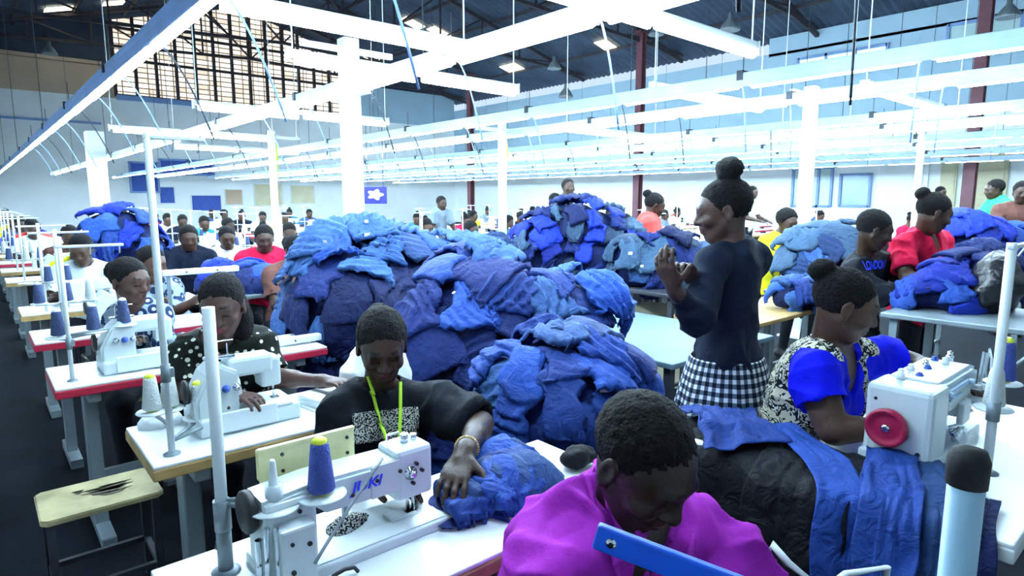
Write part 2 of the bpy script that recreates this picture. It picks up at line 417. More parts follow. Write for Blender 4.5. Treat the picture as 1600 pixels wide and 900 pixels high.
litg = mat('lit greenish window', (.5,.7,.5), .2, emit=(.55,.95,.75), estr=.7)
glz = mat('dusty window glass', (.25,.42,.55), .25, var=.2, vscale=.8)
pale = mat('pale window glass', (.45,.62,.62), .3, var=.15, vscale=.8)
wall_window(31, PXx(1248,112,XR), PXx(1388,70,XR), litg, 2)
wall_window(32, PXx(1480,78,XR), PXx(1600,20,XR), pale, 1)
wall_window(33, PXx(1312,322,XR), PXx(1362,272,XR), glz, 0)
wall_window(34, PXx(1238,322,XR), PXx(1302,262,XR), pale, 2)
wall_window(35, PYy(205,300,YF), PYy(245,255,YF), M['bluew'], 0, 'F')
wall_window(36, PYy(250,272,YF), PYy(332,252,YF), M['bluew'], 1, 'F')
for n, (x0, x1, m) in enumerate(((1465,1500,'beige'),(1512,1580,'beige'),(1372,1455,'white'))):
    a = PXx(x0, 335, XR); b = PXx(x1, 238, XR); y0, y1 = sorted((a.y, b.y))
    e = empty('door_%d' % (n+1), (XR-.05, (a.y+b.y)/2, 0)); e['kind'] = 'structure'
    MB(e.location).box((XR-.05, (y0+y1)/2, b.z/2), (.08, y1-y0, b.z)).box((XR-.1, (y0+y1)/2, b.z*.75), (.04, (y1-y0)*.8, b.z*.4), bev=.01).box((XR-.1, (y0+y1)/2, b.z*.25), (.04, (y1-y0)*.8, b.z*.38), bev=.01).build('door_leaf', M[m], e)
    MB(e.location).box((XR-.12, y0+.15, 1.1), (.06, .05, .3)).build('door_handle', M['grey'], e)
def board(px0, py0, px1, py1, m, name='notice_board', label='', X=None, Yy=None):
    a, b = (PYy(px0,py0,Yy), PYy(px1,py1,Yy)); c = (a+b)/2
    t = empty(name, c, label, 'board')
    MB(c).box(c, (abs(a.x-b.x), .04, abs(a.z-b.z)), bev=.005).build('panel', m, t)
    MB(c).box((c.x, c.y-.02, max(a.z,b.z)), (abs(a.x-b.x)+.06, .05, .05)).box((c.x, c.y-.02, min(a.z,b.z)), (abs(a.x-b.x)+.06, .05, .05)).box((min(a.x,b.x), c.y-.02, c.z), (.05,.05,abs(a.z-b.z))).box((max(a.x,b.x), c.y-.02, c.z), (.05,.05,abs(a.z-b.z))).build('frame', M['white'], t)
board(250,318,272,292,M['bluew'],label='small blue notice board low on the far wall left of the heaps', Yy=YF-.02)
board(300,330,345,305,M['bluew'],label='blue notice board on the far wall right of the slim light pole', Yy=YF-.02)
board(352,320,378,296,M['tan'],label='brown notice board on the far wall between blue board and heap', Yy=YF-.02)
board(398,322,440,288,M['beige'],label='beige notice board on the far wall left of the tall heap', Yy=YF-.02)
board(455,318,490,290,M['beige'],label='narrow beige notice board on the far wall just left of the hanging sign', Yy=YF-.02)
# small deep blue hanging sign
c = D(587, 305, 12); t = empty('hanging_sign', c, 'small deep blue rectangular sign with a white emblem hanging above the tall heap', 'sign', rz=AZ-math.pi/2)
MB().box((0,0,0), (.42,.05,.32), bev=.01).build('sign_panel', M['blued'], t)
MB().prism([(.13*math.cos(a)*(1+.25*math.cos(5*a)), .085*math.sin(a)*(1+.25*math.cos(5*a))) for a in np.linspace(0, 2*math.pi, 40)[:-1]], .012, Matrix.Translation((0,-.026,.01)) @ Matrix.Rotation(math.pi/2, 4, 'X')).build('emblem', M['tag'], t)
MB().tube((-.15,0,.16),(-.15,0,1.36),.006).tube((.15,0,.16),(.15,0,1.36),.006).tube((-.3,0,1.36),(.3,0,1.36),.015).tube((0,0,1.3),(0,0,gable_z(c.x)-c.z-.1),.008).build('hanger', M['chrome'], t)
# ---------------------------------------------------------------- fluorescent rows (rail with tubes, parallel to Y) and cross bars (parallel to X)
LZ = EYE+.92
def light_row(X, Y0, Y1, z, label, n0=0, step=1.28, side=1, cables=True):
    t = empty('light_row', (X, Y0, z), label, 'lights', 'rows of fluorescent lights down the hall')
    mb = MB((X, Y0, z)).box((X-.02*side, (Y0+Y1)/2, z+.055), (.085, Y1-Y0, .05), bev=.006).box((X-.055*side, (Y0+Y1)/2, z+.02), (.012, Y1-Y0, .1))
    mb.build('rail', M['rail' if X < 1 else 'railp'], t)
    y = Y0+.04; i = 0; cl = MB((X, Y0, z)); gr = MB((X, Y0, z)); cb = MB((X, Y0, z)); ck = MB((X, Y0, z))
    while y+step < Y1+.1 and i < 30:
        L_ = step-.09 if y < 16 else step*2-.09
        MB((X, Y0, z)).box((X, y+L_/2, z+.025), (.085, L_, .018), bev=.004).build('reflector', M['white'], t)
        MB((X, Y0, z)).tube((X+.01, y+.02, z-.003), (X+.01, y+L_-.02, z-.012), .03, n=10).build('tube', M['tube'], t)
        for yy in (y, y+L_): cl.box((X+.01, yy, z+.01), (.05, .028, .062))
        if i % 2 == 0:
            gr.box((X-.02*side, y-.04, z+.06), (.11, .05, .075))
            if y < 14: gr.tube((X-.02*side, y-.04, z+.08), (X-.02*side, y-.04, gable_z(X)-.15 if y < 0 else z+.3), .004, n=5)
        if cables and y < 15:
            pts = [(X+.04*side, y, z+.03)]
            for q in range(1, 7): s_ = q/6; pts.append((X+.04*side+.33*s_*side, y+.12*s_, z+.03-.55*s_**1.6))
            (cb if i % 3 else ck).path(pts, .006, 5)
        y += L_+.09; i += 1
    build_each(cl, 'tube_holder', M['white'], t); build_each(gr, 'clamp', M['dsteel'], t)
    wi = MB((X, Y0, z))
    for Y in (3.9, 11.3, 17.3, 23.3):
        if z+.09 < gable_z(X): wi.tube((X-.02, Y, z+.09), (X-.02, Y, gable_z(X)-.15), .005, n=4)
    build_each(wi, 'suspension_wire', M['dsteel'], t)
    if cables: build_each(cb, 'cable', M['rail'], t); build_each(ck, 'cable', M['cableb'], t)
    return t
rows = [(.93,.6,33,LZ,'fluorescent light row nearest the camera, slanting across the upper left'),
        (2.55,1.0,30,LZ,'bright fluorescent light row crossing the top centre above the heaps'),
        (4.85,.2,31,LZ,'long fluorescent light row reaching to the right edge, third from the camera'),
        (6.1,.4,31,LZ,'fluorescent light row just below the third one at the right edge'),
        (8.4,.5,31,LZ+.02,'fluorescent light row fifth from the camera'),
        (9.6,.8,31,LZ,'fluorescent light row sixth from the camera'),
        (11.6,1,31,LZ,'fluorescent light row seventh from the camera'),
        (13.2,1.5,31,LZ,'fluorescent light row eighth from the camera'),
        (15.6,2,31,LZ,'fluorescent light row second farthest toward the right wall'),
        (18.5,2.5,31,LZ,'fluorescent light row farthest toward the right wall')]
for i, (X, a, b, z, lb) in enumerate(rows): light_row(X, a, b, z, lb, cables=i < 5)
def cross_bar(X0, X1, Y, z, label):
    t = empty('light_bar', ((X0+X1)/2, Y, z), label, 'light', 'short fluorescent bars across the rows'); o_ = t.location
    MB(o_).box(((X0+X1)/2, Y, z+.045), (X1-X0, .075, .05), bev=.006).box((X0-.005, Y, z+.03), (.012, .08, .09)).box((X1+.005, Y, z+.03), (.012, .08, .09)).build('housing', M['white'], t)
    n = 2 if X1-X0 > 1.6 else 1; L_ = (X1-X0)/n
    for k_ in range(n):
        MB(o_).tube((X0+k_*L_+.04, Y-.015, z-.003), (X0+(k_+1)*L_-.04, Y-.015, z-.012), .03, n=10).build('tube', M['tube'], t)
    mb = MB(o_)
    for x_ in (X0+.03, X1-.03): mb.tube((x_, Y, z+.07), (x_+.02, Y+.02, gable_z(x_)-.12), .006, n=5)
    build_each(mb, 'hanger', M['white'], t)
for (a, b, y, z, lb) in ((1.87,4.15,2.3,LZ+.06,'nearest fluorescent cross bar, ending in mid air at the top right of centre'),
    (1.02,2.62,3.5,LZ+.05,'fluorescent cross bar at the top left of centre above the white post'),
    (1.8,3.92,4.5,LZ+.05,'fluorescent cross bar running from the white post to the right'),
    (1.9,4.2,7.35,LZ+.04,'fluorescent cross bar low behind the white post'),
    (1.6,3.9,10.5,LZ+.04,'far fluorescent cross bar at the left behind the white post'),
    (4.9,6.9,3.7,LZ+.08,'fluorescent cross bar among the long rows right of the standing woman'),
    (6.2,9.0,2.35,LZ+.06,'fluorescent cross bar at the right edge of the picture'),
    (6.5,8.6,6.4,LZ+.05,'fluorescent cross bar between long rows above the orange worker'),
    (9.8,12.4,4.9,LZ+.05,'fluorescent cross bar far at the right before the doors'),
    (3.0,5.4,13.2,LZ+.04,'far fluorescent cross bar above the hanging sign')):
    cross_bar(a, b, y, z, lb)
# posts that carry the rows
def post(px, d, ztop, r, label, arms=True, py=330):
    c = D(px, py, d); mb = MB((c.x, c.y, 0)).box((c.x, c.y, ztop/2), (2*r, 2*r, ztop), bev=.008).box((c.x, c.y, .01), (r*5, r*5, .02))
    t = empty('light_post', (c.x, c.y, 0), label, 'post'); mb.build('post_shaft', M['white'], t)
    if arms:
        MB((c.x, c.y, 0)).box((c.x, c.y, ztop-.1), (.9, .04, .05)).box((c.x, c.y, ztop-.5), (.05, .7, .05)).build('arm', M['white'], t)
        MB((c.x, c.y, 0)).path([(c.x+.05,c.y,ztop-.05),(c.x+.07,c.y-.03,ztop-.4),(c.x+.04,c.y,ztop-.9)], .015).build('cable_bundle', M['lime'], t)
post(553, 6.0, 3.0, .075, 'thick white post rising through the light rows left of centre')
post(1256, 7.0, 2.75, .06, 'white post at the right between the standing woman and the black hoodie')
post(785, 9.0, 2.6, .045, 'thin white post behind the middle of the heaps')
post(158, 14, 3.0, .17, 'broad white pillar at the far left', False)
post(430, 10, 2.6, .045, 'thin white post left of the tall heap')
post(1430, 9.5, 2.6, .04, 'thin white post behind the woman in the red shirt', False)
# old high-bay lamps
for i, (px, py, d) in enumerate(((78,85,26),(1025,55,24),(866,108,26),(884,152,24),(1140,48,18),(235,62,30),(537,38,30),(1575,28,17))):
    c = D(px, py, d); t = empty('bay_lamp', c, 'old metal dome lamp hanging under the roof, %s' % ('at the top left','above the red-brown middle column','left of centre over the tall white strip','small one low against the wall strip','near the top right bar end','near the slanting row','above the white post','at the top right corner')[i], 'lamp')
    MB().lathe((0,0,0), [(.28,0),(.26,.06),(.17,.22),(.07,.34),(.06,.5)], 16).build('lamp_shade', M['grey'], t)
    MB().lathe((0,0,.03), [(.09,0),(.12,.08),(.06,.2)], 10).build('bulb', M['tag'], t)
    MB().tube((0,0,.5), (0,0,max(.7, gable_z(c.x)-c.z+.02)), .012).build('rod', M['dsteel'], t)
# ================================================================ TABLES
def leg_frame(mb, x0, x1, y, z, m=None):
    """industrial T-leg pair joined by a stretcher"""
    for x in (x0+.14, x1-.14):
        mb.box((x, y, .03), (.06, .5, .05), bev=.008).box((x, y, z/2), (.05, .09, z-.06), bev=.006).box((x, y, z-.055), (.05, .42, .05), bev=.006)
    mb.box(((x0+x1)/2, y+.02, .30), (x1-x0-.28, .03, .06))
def sewing_table(x0, x1, y0, y1, z, label, edge='wood', top='top', pedal=True, group=None):
    o = (x0, (y0+y1)/2, 0); t = empty('sewing_table', o, label, 'table', group)
    MB(o).box(((x0+x1)/2, (y0+y1)/2, z-.003), (x1-x0-.006, y1-y0-.006, .012), bev=.004).build('table_top', M[top], t)
    MB(o).box(((x0+x1)/2, (y0+y1)/2, z-.026), (x1-x0, y1-y0, .036), bev=.005).build('edge_band', M[edge], t)
    yc = (y0+y1)/2
    for x in (x0+.14, x1-.14):
        MB(o).box((x, yc, .03), (.06, .46, .05), bev=.008).box((x, yc, z/2), (.055, .10, z-.1), bev=.006).box((x, yc, z-.065), (.05, .40, .045), bev=.006).build('leg', M['grey'], t)
    MB(o).box(((x0+x1)/2, yc, .26), (x1-x0-.3, .03, .06)).build('stretcher', M['grey'], t)
    if pedal:
        xc = (x0+x1)/2
        MB(o).box((xc, yc+.02, .14), (.38, .26, .02), rot=Matrix.Rotation(-.3, 3, 'X')).tube((xc-.2, yc, .13), (xc-.2, yc, .24), .01).tube((xc+.2, yc, .13), (xc+.2, yc, .24), .01).build('pedal', M['dsteel'], t)
        MB(o).lathe((xc+.12, yc, z-.27), [(.06,0),(.075,.02),(.075,.16),(.05,.2),(.05,.222)], 14).build('motor', M['dsteel'], t)
    return t
T1 = sewing_table(.22, 1.36, 1.01, 1.45, .76, 'white sewing table with plywood edge in front of the woman in the black T-shirt')
T3 = sewing_table(.34, 1.40, 2.02, 2.46, .76, 'white sewing table with plywood edge next to the wooden stool')
T4 = sewing_table(.2, 1.40, 3.15, 3.6, .76, 'white sewing table with a red edge band', edge='redb')
T0 = sewing_table(.30, 1.36, -.42, .12, .76, 'sewing table of the man in the magenta shirt, below the picture edge')
T2 = sewing_table(1.74, 2.98, .26, .84, .76, 'big white sewing table at the lower right under the machine with the red wheel', edge='top')
# side board to the left of the blouse woman
o = (1.9, 1.09, 0); t = empty('side_table', o, 'small white side table covered with blue and black cloth, left of the woman in blue', 'table')
MB(o).box((1.87, 1.04, .745), (.26, .36, .03), bev=.006).build('table_top', M['top'], t)
for x in (1.77, 1.97):
    for y in (.9, 1.18): MB(o).box((x, y, .367), (.03, .03, .735)).build('leg', M['grey'], t)
# dark wide cutting table behind the standing woman, covered with grey-blue cloth
RECTS = []
def plain_table(x0, x1, y0, y1, z, label, top='grey', leg='grey', th=.03, name='work_table', inset=.06):
    o = ((x0+x1)/2, (y0+y1)/2, 0); t = empty(name, o, label, 'table'); RECTS.append((x0, x1, y0, y1))
    MB(o).box(((x0+x1)/2, (y0+y1)/2, z-th/2), (x1-x0, y1-y0, th), bev=.006).build('table_top', M[top], t)
    for x in (x0+inset, x1-inset):
        for y in (y0+inset, y1-inset): MB(o).box((x, y, (z-th)/2), (.04, .04, z-th)).build('leg', M[leg], t)
    for y in (y0+inset, y1-inset): MB(o).box(((x0+x1)/2, y, .15), (x1-x0-2*inset-.04, .025, .025)).build('stretcher', M[leg], t)
    return t
M['steelcloth'] = mat('grey blue table covering', (.10,.17,.22), .5, var=.15, vscale=3)
M['darkcloth'] = mat('near black cloth', (.012,.014,.022), .6, bump=.3, bscale=10)
plain_table(2.5, 3.5, 1.72, 2.95, .76, 'wide grey-blue topped cutting table behind the standing woman', 'steelcloth', 'dsteel')
plain_table(3.62, 4.9, 1.95, 2.5, .76, 'table with pale wood top between the standing woman and the hoodie worker', 'wood', 'grey')
plain_table(3.95, 4.72, .55, 1.32, .90, 'standing-height grey work table in front of the red shirt woman', 'grey', 'grey')
# cream panels below the dark table
for i, (px, w_) in enumerate(((945,.10),(975,.26),(1012,.16),(1045,.26))):
    c = D(px, 455, 5.05); t = MB((c.x, c.y, 0)).box((c.x, c.y, .36), (w_, .03, .70), rz=AZ-math.pi/2, bev=.004).box((c.x, c.y, .02), (w_, .12, .03), rz=AZ-math.pi/2).build('fabric_board', M['beige'])
    tag(t, 'cream board under the dark table near the standing woman, %s from the left' % ('first','second','third','fourth')[i], 'board', 'cream boards under the dark table')
# wooden stool
o = PZ(155, 770, .45); t = empty('stool', (o.x, o.y, 0), 'worn wooden-topped stool with dark legs at the lower left, chipped seat', 'stool')
ang = 0
sq = [(-.19,-.15),(.19,-.15),(.19,.15),(-.19,.15)]
MB((o.x, o.y, 0)).prism([(x*1.0, y*1.0) for x, y in [(-.17,-.145),(.17,-.145),(.19,-.125),(.19,.125),(.17,.145),(-.17,.145),(-.19,.125),(-.19,-.125)]], .022, Matrix.Translation((o.x, o.y, .43)), bev=.004).build('seat', M['stool'], t)
for x, y in sq: MB((o.x, o.y, 0)).box((o.x+x*.85, o.y+y*.8, .215), (.025, .025, .43)).build('leg', M['dsteel'], t)
MB((o.x, o.y, 0)).box((o.x, o.y-.12, .16), (.32, .02, .02)).box((o.x, o.y+.12, .16), (.32, .02, .02)).box((o.x-.16, o.y, .16), (.02, .24, .02)).box((o.x+.16, o.y, .16), (.02, .24, .02)).build('foot_rail', M['dsteel'], t)
stain = mat('dark worn patch', (.07,.06,.035), .6)
mb = MB((o.x, o.y, 0))
for dx, dy, a, b in ((.02,.0,.07,.012),(.04,-.03,.06,.01),(.0,.03,.05,.009),(.06,.04,.05,.008),(-.06,.05,.018,.009),(.05,.01,.06,.006)):
    mb.prism([(a*math.cos(q)*(1+.2*math.sin(3*q)), b*math.sin(q)+.012*math.cos(2*q)) for q in np.linspace(0, 2*math.pi, 20)[:-1]], .0012, Matrix.Translation((o.x+dx, o.y+dy, .4523)))
mb.build('worn_patch', stain, t)
# ================================================================ GARMENTS
def cloth_mat(name, c0, c1):
    """dyed woven cotton: two close shades, chosen per garment, with a fine weave and soft creases"""
    m = bpy.data.materials.new(name); m.use_nodes = True; N = m.node_tree.nodes; L = m.node_tree.links; b = N['Principled BSDF']
    oi = N.new('ShaderNodeObjectInfo'); tc = N.new('ShaderNodeTexCoord'); n = N.new('ShaderNodeTexNoise'); n.inputs['Scale'].default_value = 9; n.inputs['Detail'].default_value = 6
    L.new(tc.outputs['Object'], n.inputs['Vector'])
    r = N.new('ShaderNodeValToRGB'); r.color_ramp.elements[0].color = (*c0, 1); r.color_ramp.elements[1].color = (*c1, 1)
    mx = N.new('ShaderNodeMath'); mx.operation = 'MULTIPLY_ADD'; mx.inputs[1].default_value = .3
    L.new(n.outputs['Fac'], mx.inputs[0]); mu = N.new('ShaderNodeMath'); mu.operation = 'MULTIPLY'; mu.inputs[1].default_value = .75
    L.new(oi.outputs['Random'], mu.inputs[0]); L.new(mu.outputs[0], mx.inputs[2]); L.new(mx.outputs[0], r.inputs[0]); L.new(r.outputs[0], b.inputs['Base Color'])
    b.inputs['Roughness'].default_value = .7; b.inputs['Sheen Weight'].default_value = .0; b.inputs['Specular IOR Level'].default_value = .25
    n2 = N.new('ShaderNodeTexNoise'); n2.inputs['Scale'].default_value = 15; n2.inputs['Detail'].default_value = 5; n2.inputs['Distortion'].default_value = 1.6; L.new(tc.outputs['Object'], n2.inputs['Vector'])
    bp = N.new('ShaderNodeBump'); bp.inputs['Strength'].default_value = .6; bp.inputs['Distance'].default_value = .028
    L.new(n2.outputs['Fac'], bp.inputs['Height']); L.new(bp.outputs[0], b.inputs['Normal'])
    return m
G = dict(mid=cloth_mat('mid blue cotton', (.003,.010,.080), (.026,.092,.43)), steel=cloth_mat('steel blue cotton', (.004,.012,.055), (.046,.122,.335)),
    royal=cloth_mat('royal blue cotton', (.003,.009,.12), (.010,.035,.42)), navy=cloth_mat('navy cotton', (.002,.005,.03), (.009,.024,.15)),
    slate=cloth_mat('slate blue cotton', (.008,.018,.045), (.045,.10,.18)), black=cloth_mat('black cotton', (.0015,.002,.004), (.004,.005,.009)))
def tree_of(V, Q):
    return BVHTree.FromPolygons([tuple(v) for v in V], [tuple(q) for q in Q.tolist()])
def ridged(u, v, seed, fu, fv):
    w_ = vnoise(np.c_[u*3+seed, v*3, 0*u+seed])*.7
    p = np.c_[u*fu+w_*1.2, v*fv+w_, 0*u+seed*3.1]
    return (1-np.abs(vnoise(p)))*.62+(1-np.abs(vnoise(p*2.1+5)))*.38
def sheet(bvh, p, nrm, w_, l_, seed, m, label, group, lift=.02, amp=.028, nu=18, nv=24, down=None, name='garment', thick=.004, curl=1, rot=0, cat='garment', fu=14, fv=3.5):
    """one garment lying over the surface held in bvh"""
    rng = random.Random(seed*7919+13); nrm = Vector(nrm).normalized(); d0 = Vector(down) if down else Vector((0,0,-1))
    t1 = d0-nrm*d0.dot(nrm)
    if t1.length < .25: a_ = rng.uniform(0, 6.28); t1 = Vector((math.cos(a_), math.sin(a_), 0)); t1 = t1-nrm*t1.dot(nrm)
    t1.normalize(); t1 = Matrix.Rotation(rot+rng.gauss(0, .45), 3, nrm) @ t1; t2 = nrm.cross(t1).normalized()
    U, V_ = np.meshgrid(np.linspace(-.5, .5, nu), np.linspace(-.5, .5, nv), indexing='ij'); u = U.ravel(); v = V_.ravel()
    # irregular outline: shirt body narrowing to a waist, a sleeve sticking out, wavy hem
    wob = vnoise(np.c_[v*5+seed, 0*v, 0*v+seed*.7])*.16; wid = 1-.22*np.cos((v+rng.uniform(-.2,.2))*6.28)*rng.random()
    uu = (u*wid+wob*np.sign(u)*np.abs(u)*2)*w_; vv = (v+vnoise(np.c_[u*4+seed, 0*u, 0*u+3.3])*.07)*l_
    sk = rng.uniform(-.25, .25); uu = uu+vv*sk
    th = rng.gauss(0, .55)+(math.pi/2 if rng.random() < .35 else 0); sx = uu/.3; sy = vv/.3
    wp = vnoise(np.c_[sx*1.6+seed, sy*1.6, 0*sx+seed*.37])
    ph = (sx*math.cos(th)+sy*math.sin(th))*fu*.42+wp*1.6+rng.random(); fr = ph-np.floor(ph)
    saw = np.where(fr < .8, (fr/.8)**1.3, 1-(fr-.8)/.2)                      # pleats with one steep side
    am = np.clip(.35+.9*vnoise(np.c_[sx*1.1, sy*1.1, 0*sx+seed*1.9]), .05, 1)
    fine = 1-np.abs(vnoise(np.c_[sx*5+wp*2, sy*2.4, 0*sx+seed*2.3]))
    e = np.clip((v+.5)/.25, 0, 1)**.7
    low = np.clip((v-.36)/.14, 0, 1); side_ = np.clip((np.abs(u)-.40)/.10, 0, 1)
    H_ = lift*.6+amp*(saw*am*1.15+fine*.22)*(.3+.7*e)+(v+.5)*(.035+.05*rng.random())*min(1, l_/.30)-low**2*.03*curl-side_**2*.02*curl-(1-e)*.02
    vv = vv-low**2*.035*(l_/.4)
    out = np.empty((len(u), 3)); P0 = Vector(p)
    for i in range(len(u)):
        q = P0+t2*float(uu[i])+t1*float(vv[i]); loc, n_, _, _ = bvh.find_nearest(q)
        if loc is None: loc, n_ = q, nrm
        out[i] = loc+n_*float(H_[i])
    V = out.reshape(nu, nv, 3); 
    V = V.reshape(-1, 3); I = np.arange(nu*nv).reshape(nu, nv)
    Q = np.stack([I[:-1,:-1], I[1:,:-1], I[1:,1:], I[:-1,1:]], -1).reshape(-1, 4)
    o = npmesh(name, V, Q, m, org=p); o.location = p
    s = o.modifiers.new('thickness', 'SOLIDIFY'); s.thickness = thick; s.offset = 0
    if label: tag(o, label, cat, group)
    return o
NG = [0]
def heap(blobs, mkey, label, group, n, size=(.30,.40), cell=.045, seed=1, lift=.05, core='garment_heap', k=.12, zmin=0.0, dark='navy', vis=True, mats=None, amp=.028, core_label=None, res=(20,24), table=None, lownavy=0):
    prims = [ell((c[0], c[1], c[2]), r if isinstance(r, tuple) else (r, r, r*.85), k=k) for (c, r) in blobs]
    if zmin > .4: prims += [ell((c[0], c[1], (c[2]+zmin)/2), ((r if not isinstance(r, tuple) else r[0])*.95,)*2+(max(.03, (c[2]-zmin)*.6),), k=k) for (c, r) in blobs]
    prims += [pln((0,0,zmin), (0,0,-1))]
    V, Q = sdf_mesh(prims, cell); N_ = vnormals(V, Q)
    V2 = V+N_*(fbm(V*5+seed, 2)*.02)[:,None]; V2[:,2] = np.maximum(V2[:,2], zmin); bv = tree_of(V2, Q)
    c0 = V2.mean(0); c0[2] = zmin
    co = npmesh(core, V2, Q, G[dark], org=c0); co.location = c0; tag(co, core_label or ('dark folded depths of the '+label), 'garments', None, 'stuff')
    # candidate points facing the viewer's side or up
    area = np.cross(V2[Q[:,2]]-V2[Q[:,0]], V2[Q[:,3]]-V2[Q[:,1]])*.5; cen = V2[Q].mean(1); nn = area/np.maximum(np.linalg.norm(area, axis=1), 1e-9)[:,None]
    toc = np.array([0, 0, EYE])-cen; toc /= np.linalg.norm(toc, axis=1)[:,None]
    ok = ((nn*toc).sum(1) > -.15) & (cen[:,2] > zmin+.04) if vis else (cen[:,2] > zmin+.04)
    cand = np.argwhere(ok)[:,0]; rg = np.random.default_rng(seed*31+5); rg.shuffle(cand)
    pts = []; rad = math.sqrt(np.linalg.norm(area[cand], axis=1).sum()/max(n, 1))*.72
    for it in range(4):
        for i in cand:
            if len(pts) >= n: break
            if all(np.linalg.norm(cen[i]-q[0]) > rad for q in pts): pts.append((cen[i], nn[i]))
        rad *= .8
    pts.sort(key=lambda q: q[0][2]); objs = []; SN = dict(mid='mid blue', steel='steel blue', navy='navy', royal='royal blue', slate='slate blue', black='black')
    for j, (p, nr) in enumerate(pts):
        NG[0] += 1; s_ = rg.uniform(.8, 1.25); mk = mkey if not mats else mats[int(rg.integers(len(mats)))]
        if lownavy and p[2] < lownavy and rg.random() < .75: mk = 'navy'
        objs.append((proj(p)[:2], mk, sheet(bv, p, nr, size[0]*s_, size[1]*rg.uniform(.8, 1.25), NG[0], G[mk], label, group, lift=lift*(.5+1.1*j/max(len(pts),1))+rg.uniform(0, .03), amp=amp, nu=res[0], nv=res[1])))
    # name each garment by its shade and its place in the heap
    hn = group.replace('garments in ', '').replace('garments on ', 'pile on ').replace('garments ', 'pile '); xs = sorted(q[0][0] for q in objs); nz = 4 if n > 24 else 3 if n > 10 else 2
    zn = {4: ['left flank', 'left centre', 'right centre', 'right flank'], 3: ['left side', 'centre', 'right side'], 2: ['left side', 'right side']}[nz]
    bk = [[] for _ in range(nz)]
    for q in sorted(objs, key=lambda q: q[0][0]): bk[min(nz-1, xs.index(q[0][0])*nz//len(xs))].append(q)
    for z_, L_ in enumerate(bk):
        for r_, q in enumerate(sorted(L_, key=lambda q: q[0][1])): q[2]['label'] = '%s garment, %s from top, %s of %s' % (SN[q[1]], ORD[min(r_, 19)], zn[z_], hn)
    if table:
        lo, hi = V2.min(0), V2.max(0); m_ = .04
        plain_table(lo[0]-m_, hi[0]+m_, lo[1]-m_, hi[1]+m_, zmin, table[0], *table[1:])
    return bv, co
def sph(px, py, d, r): return (D(px, py, d), r)
def down_to_floor(px, py, d, r, z): c = D(px, py, d); return (Vector((c.x, c.y, z)), r)
# tall heap in the middle-left
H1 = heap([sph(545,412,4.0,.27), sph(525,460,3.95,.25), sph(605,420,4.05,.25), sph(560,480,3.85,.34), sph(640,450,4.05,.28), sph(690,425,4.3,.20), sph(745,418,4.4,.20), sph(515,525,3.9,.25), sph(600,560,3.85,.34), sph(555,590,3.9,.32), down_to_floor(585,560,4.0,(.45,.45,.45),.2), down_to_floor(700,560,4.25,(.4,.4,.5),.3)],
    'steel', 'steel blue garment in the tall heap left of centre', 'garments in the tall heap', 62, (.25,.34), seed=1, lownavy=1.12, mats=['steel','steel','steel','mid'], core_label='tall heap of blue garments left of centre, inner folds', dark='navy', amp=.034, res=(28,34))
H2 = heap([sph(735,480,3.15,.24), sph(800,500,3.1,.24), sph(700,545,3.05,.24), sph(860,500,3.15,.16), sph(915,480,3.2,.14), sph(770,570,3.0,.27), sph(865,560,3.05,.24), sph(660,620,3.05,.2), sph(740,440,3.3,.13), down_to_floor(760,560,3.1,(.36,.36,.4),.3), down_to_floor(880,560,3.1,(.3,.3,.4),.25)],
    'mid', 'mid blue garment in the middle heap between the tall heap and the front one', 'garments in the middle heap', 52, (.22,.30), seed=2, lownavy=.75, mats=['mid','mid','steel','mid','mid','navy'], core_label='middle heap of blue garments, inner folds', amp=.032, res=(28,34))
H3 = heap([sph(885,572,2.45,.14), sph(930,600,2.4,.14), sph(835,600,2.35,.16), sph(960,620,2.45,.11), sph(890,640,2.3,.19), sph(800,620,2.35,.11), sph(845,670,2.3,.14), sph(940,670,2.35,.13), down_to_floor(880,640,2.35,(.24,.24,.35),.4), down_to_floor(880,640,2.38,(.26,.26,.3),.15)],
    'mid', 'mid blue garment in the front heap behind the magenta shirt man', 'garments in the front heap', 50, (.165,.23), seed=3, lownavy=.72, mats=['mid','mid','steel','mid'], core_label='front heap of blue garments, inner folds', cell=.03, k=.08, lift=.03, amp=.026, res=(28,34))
H4 = heap([sph(850,375,5.5,.22), sph(900,355,5.55,.24), sph(935,370,5.55,.25), sph(965,385,5.5,.16), sph(870,395,5.5,.22), sph(925,395,5.45,.22)],
    'navy', 'dark blue garment in the bushy heap on the dark table', 'garments in the bushy heap', 44, (.14,.2), seed=4, zmin=.86, mats=['royal','navy','royal','slate'], core_label='bushy dark blue heap on the dark table, inner folds', lift=.05, amp=.04, res=(10,12), k=.08, table=('dark long table carrying the bushy dark blue heap','dsteel','dsteel'))
H5 = heap([sph(985,395,5.0,.14), sph(1035,395,5.0,.15), sph(1075,405,5.0,.13), sph(1105,405,5.0,.1), sph(1010,420,4.95,.12)],
    'slate', 'slate blue garment in the low heap in front of the orange worker', 'garments in the low slate heap', 18, (.2,.26), seed=5, zmin=.86, mats=['slate','slate','steel','navy'], core_label='low slate heap in front of the orange worker, inner folds', lift=.025, k=.06, res=(16,20), table=('dark table carrying the low slate heap before the orange worker','dsteel','dsteel'))
H6 = heap([sph(1285,385,5.2,.19), sph(1260,400,5.2,.16), sph(1315,390,5.2,.2), sph(1250,425,5.15,.13), sph(1300,425,5.15,.2)],
    'slate', 'steel blue garment in the heap left of the hoodie worker', 'garments in the heap beside the hoodie worker', 16, (.22,.3), seed=6, zmin=.8, mats=['slate','steel','slate'], core_label='heap of steel blue garments left of the hoodie worker, inner folds', lift=.03, res=(16,20), table=('table carrying the steel blue heap left of the hoodie worker','grey'))
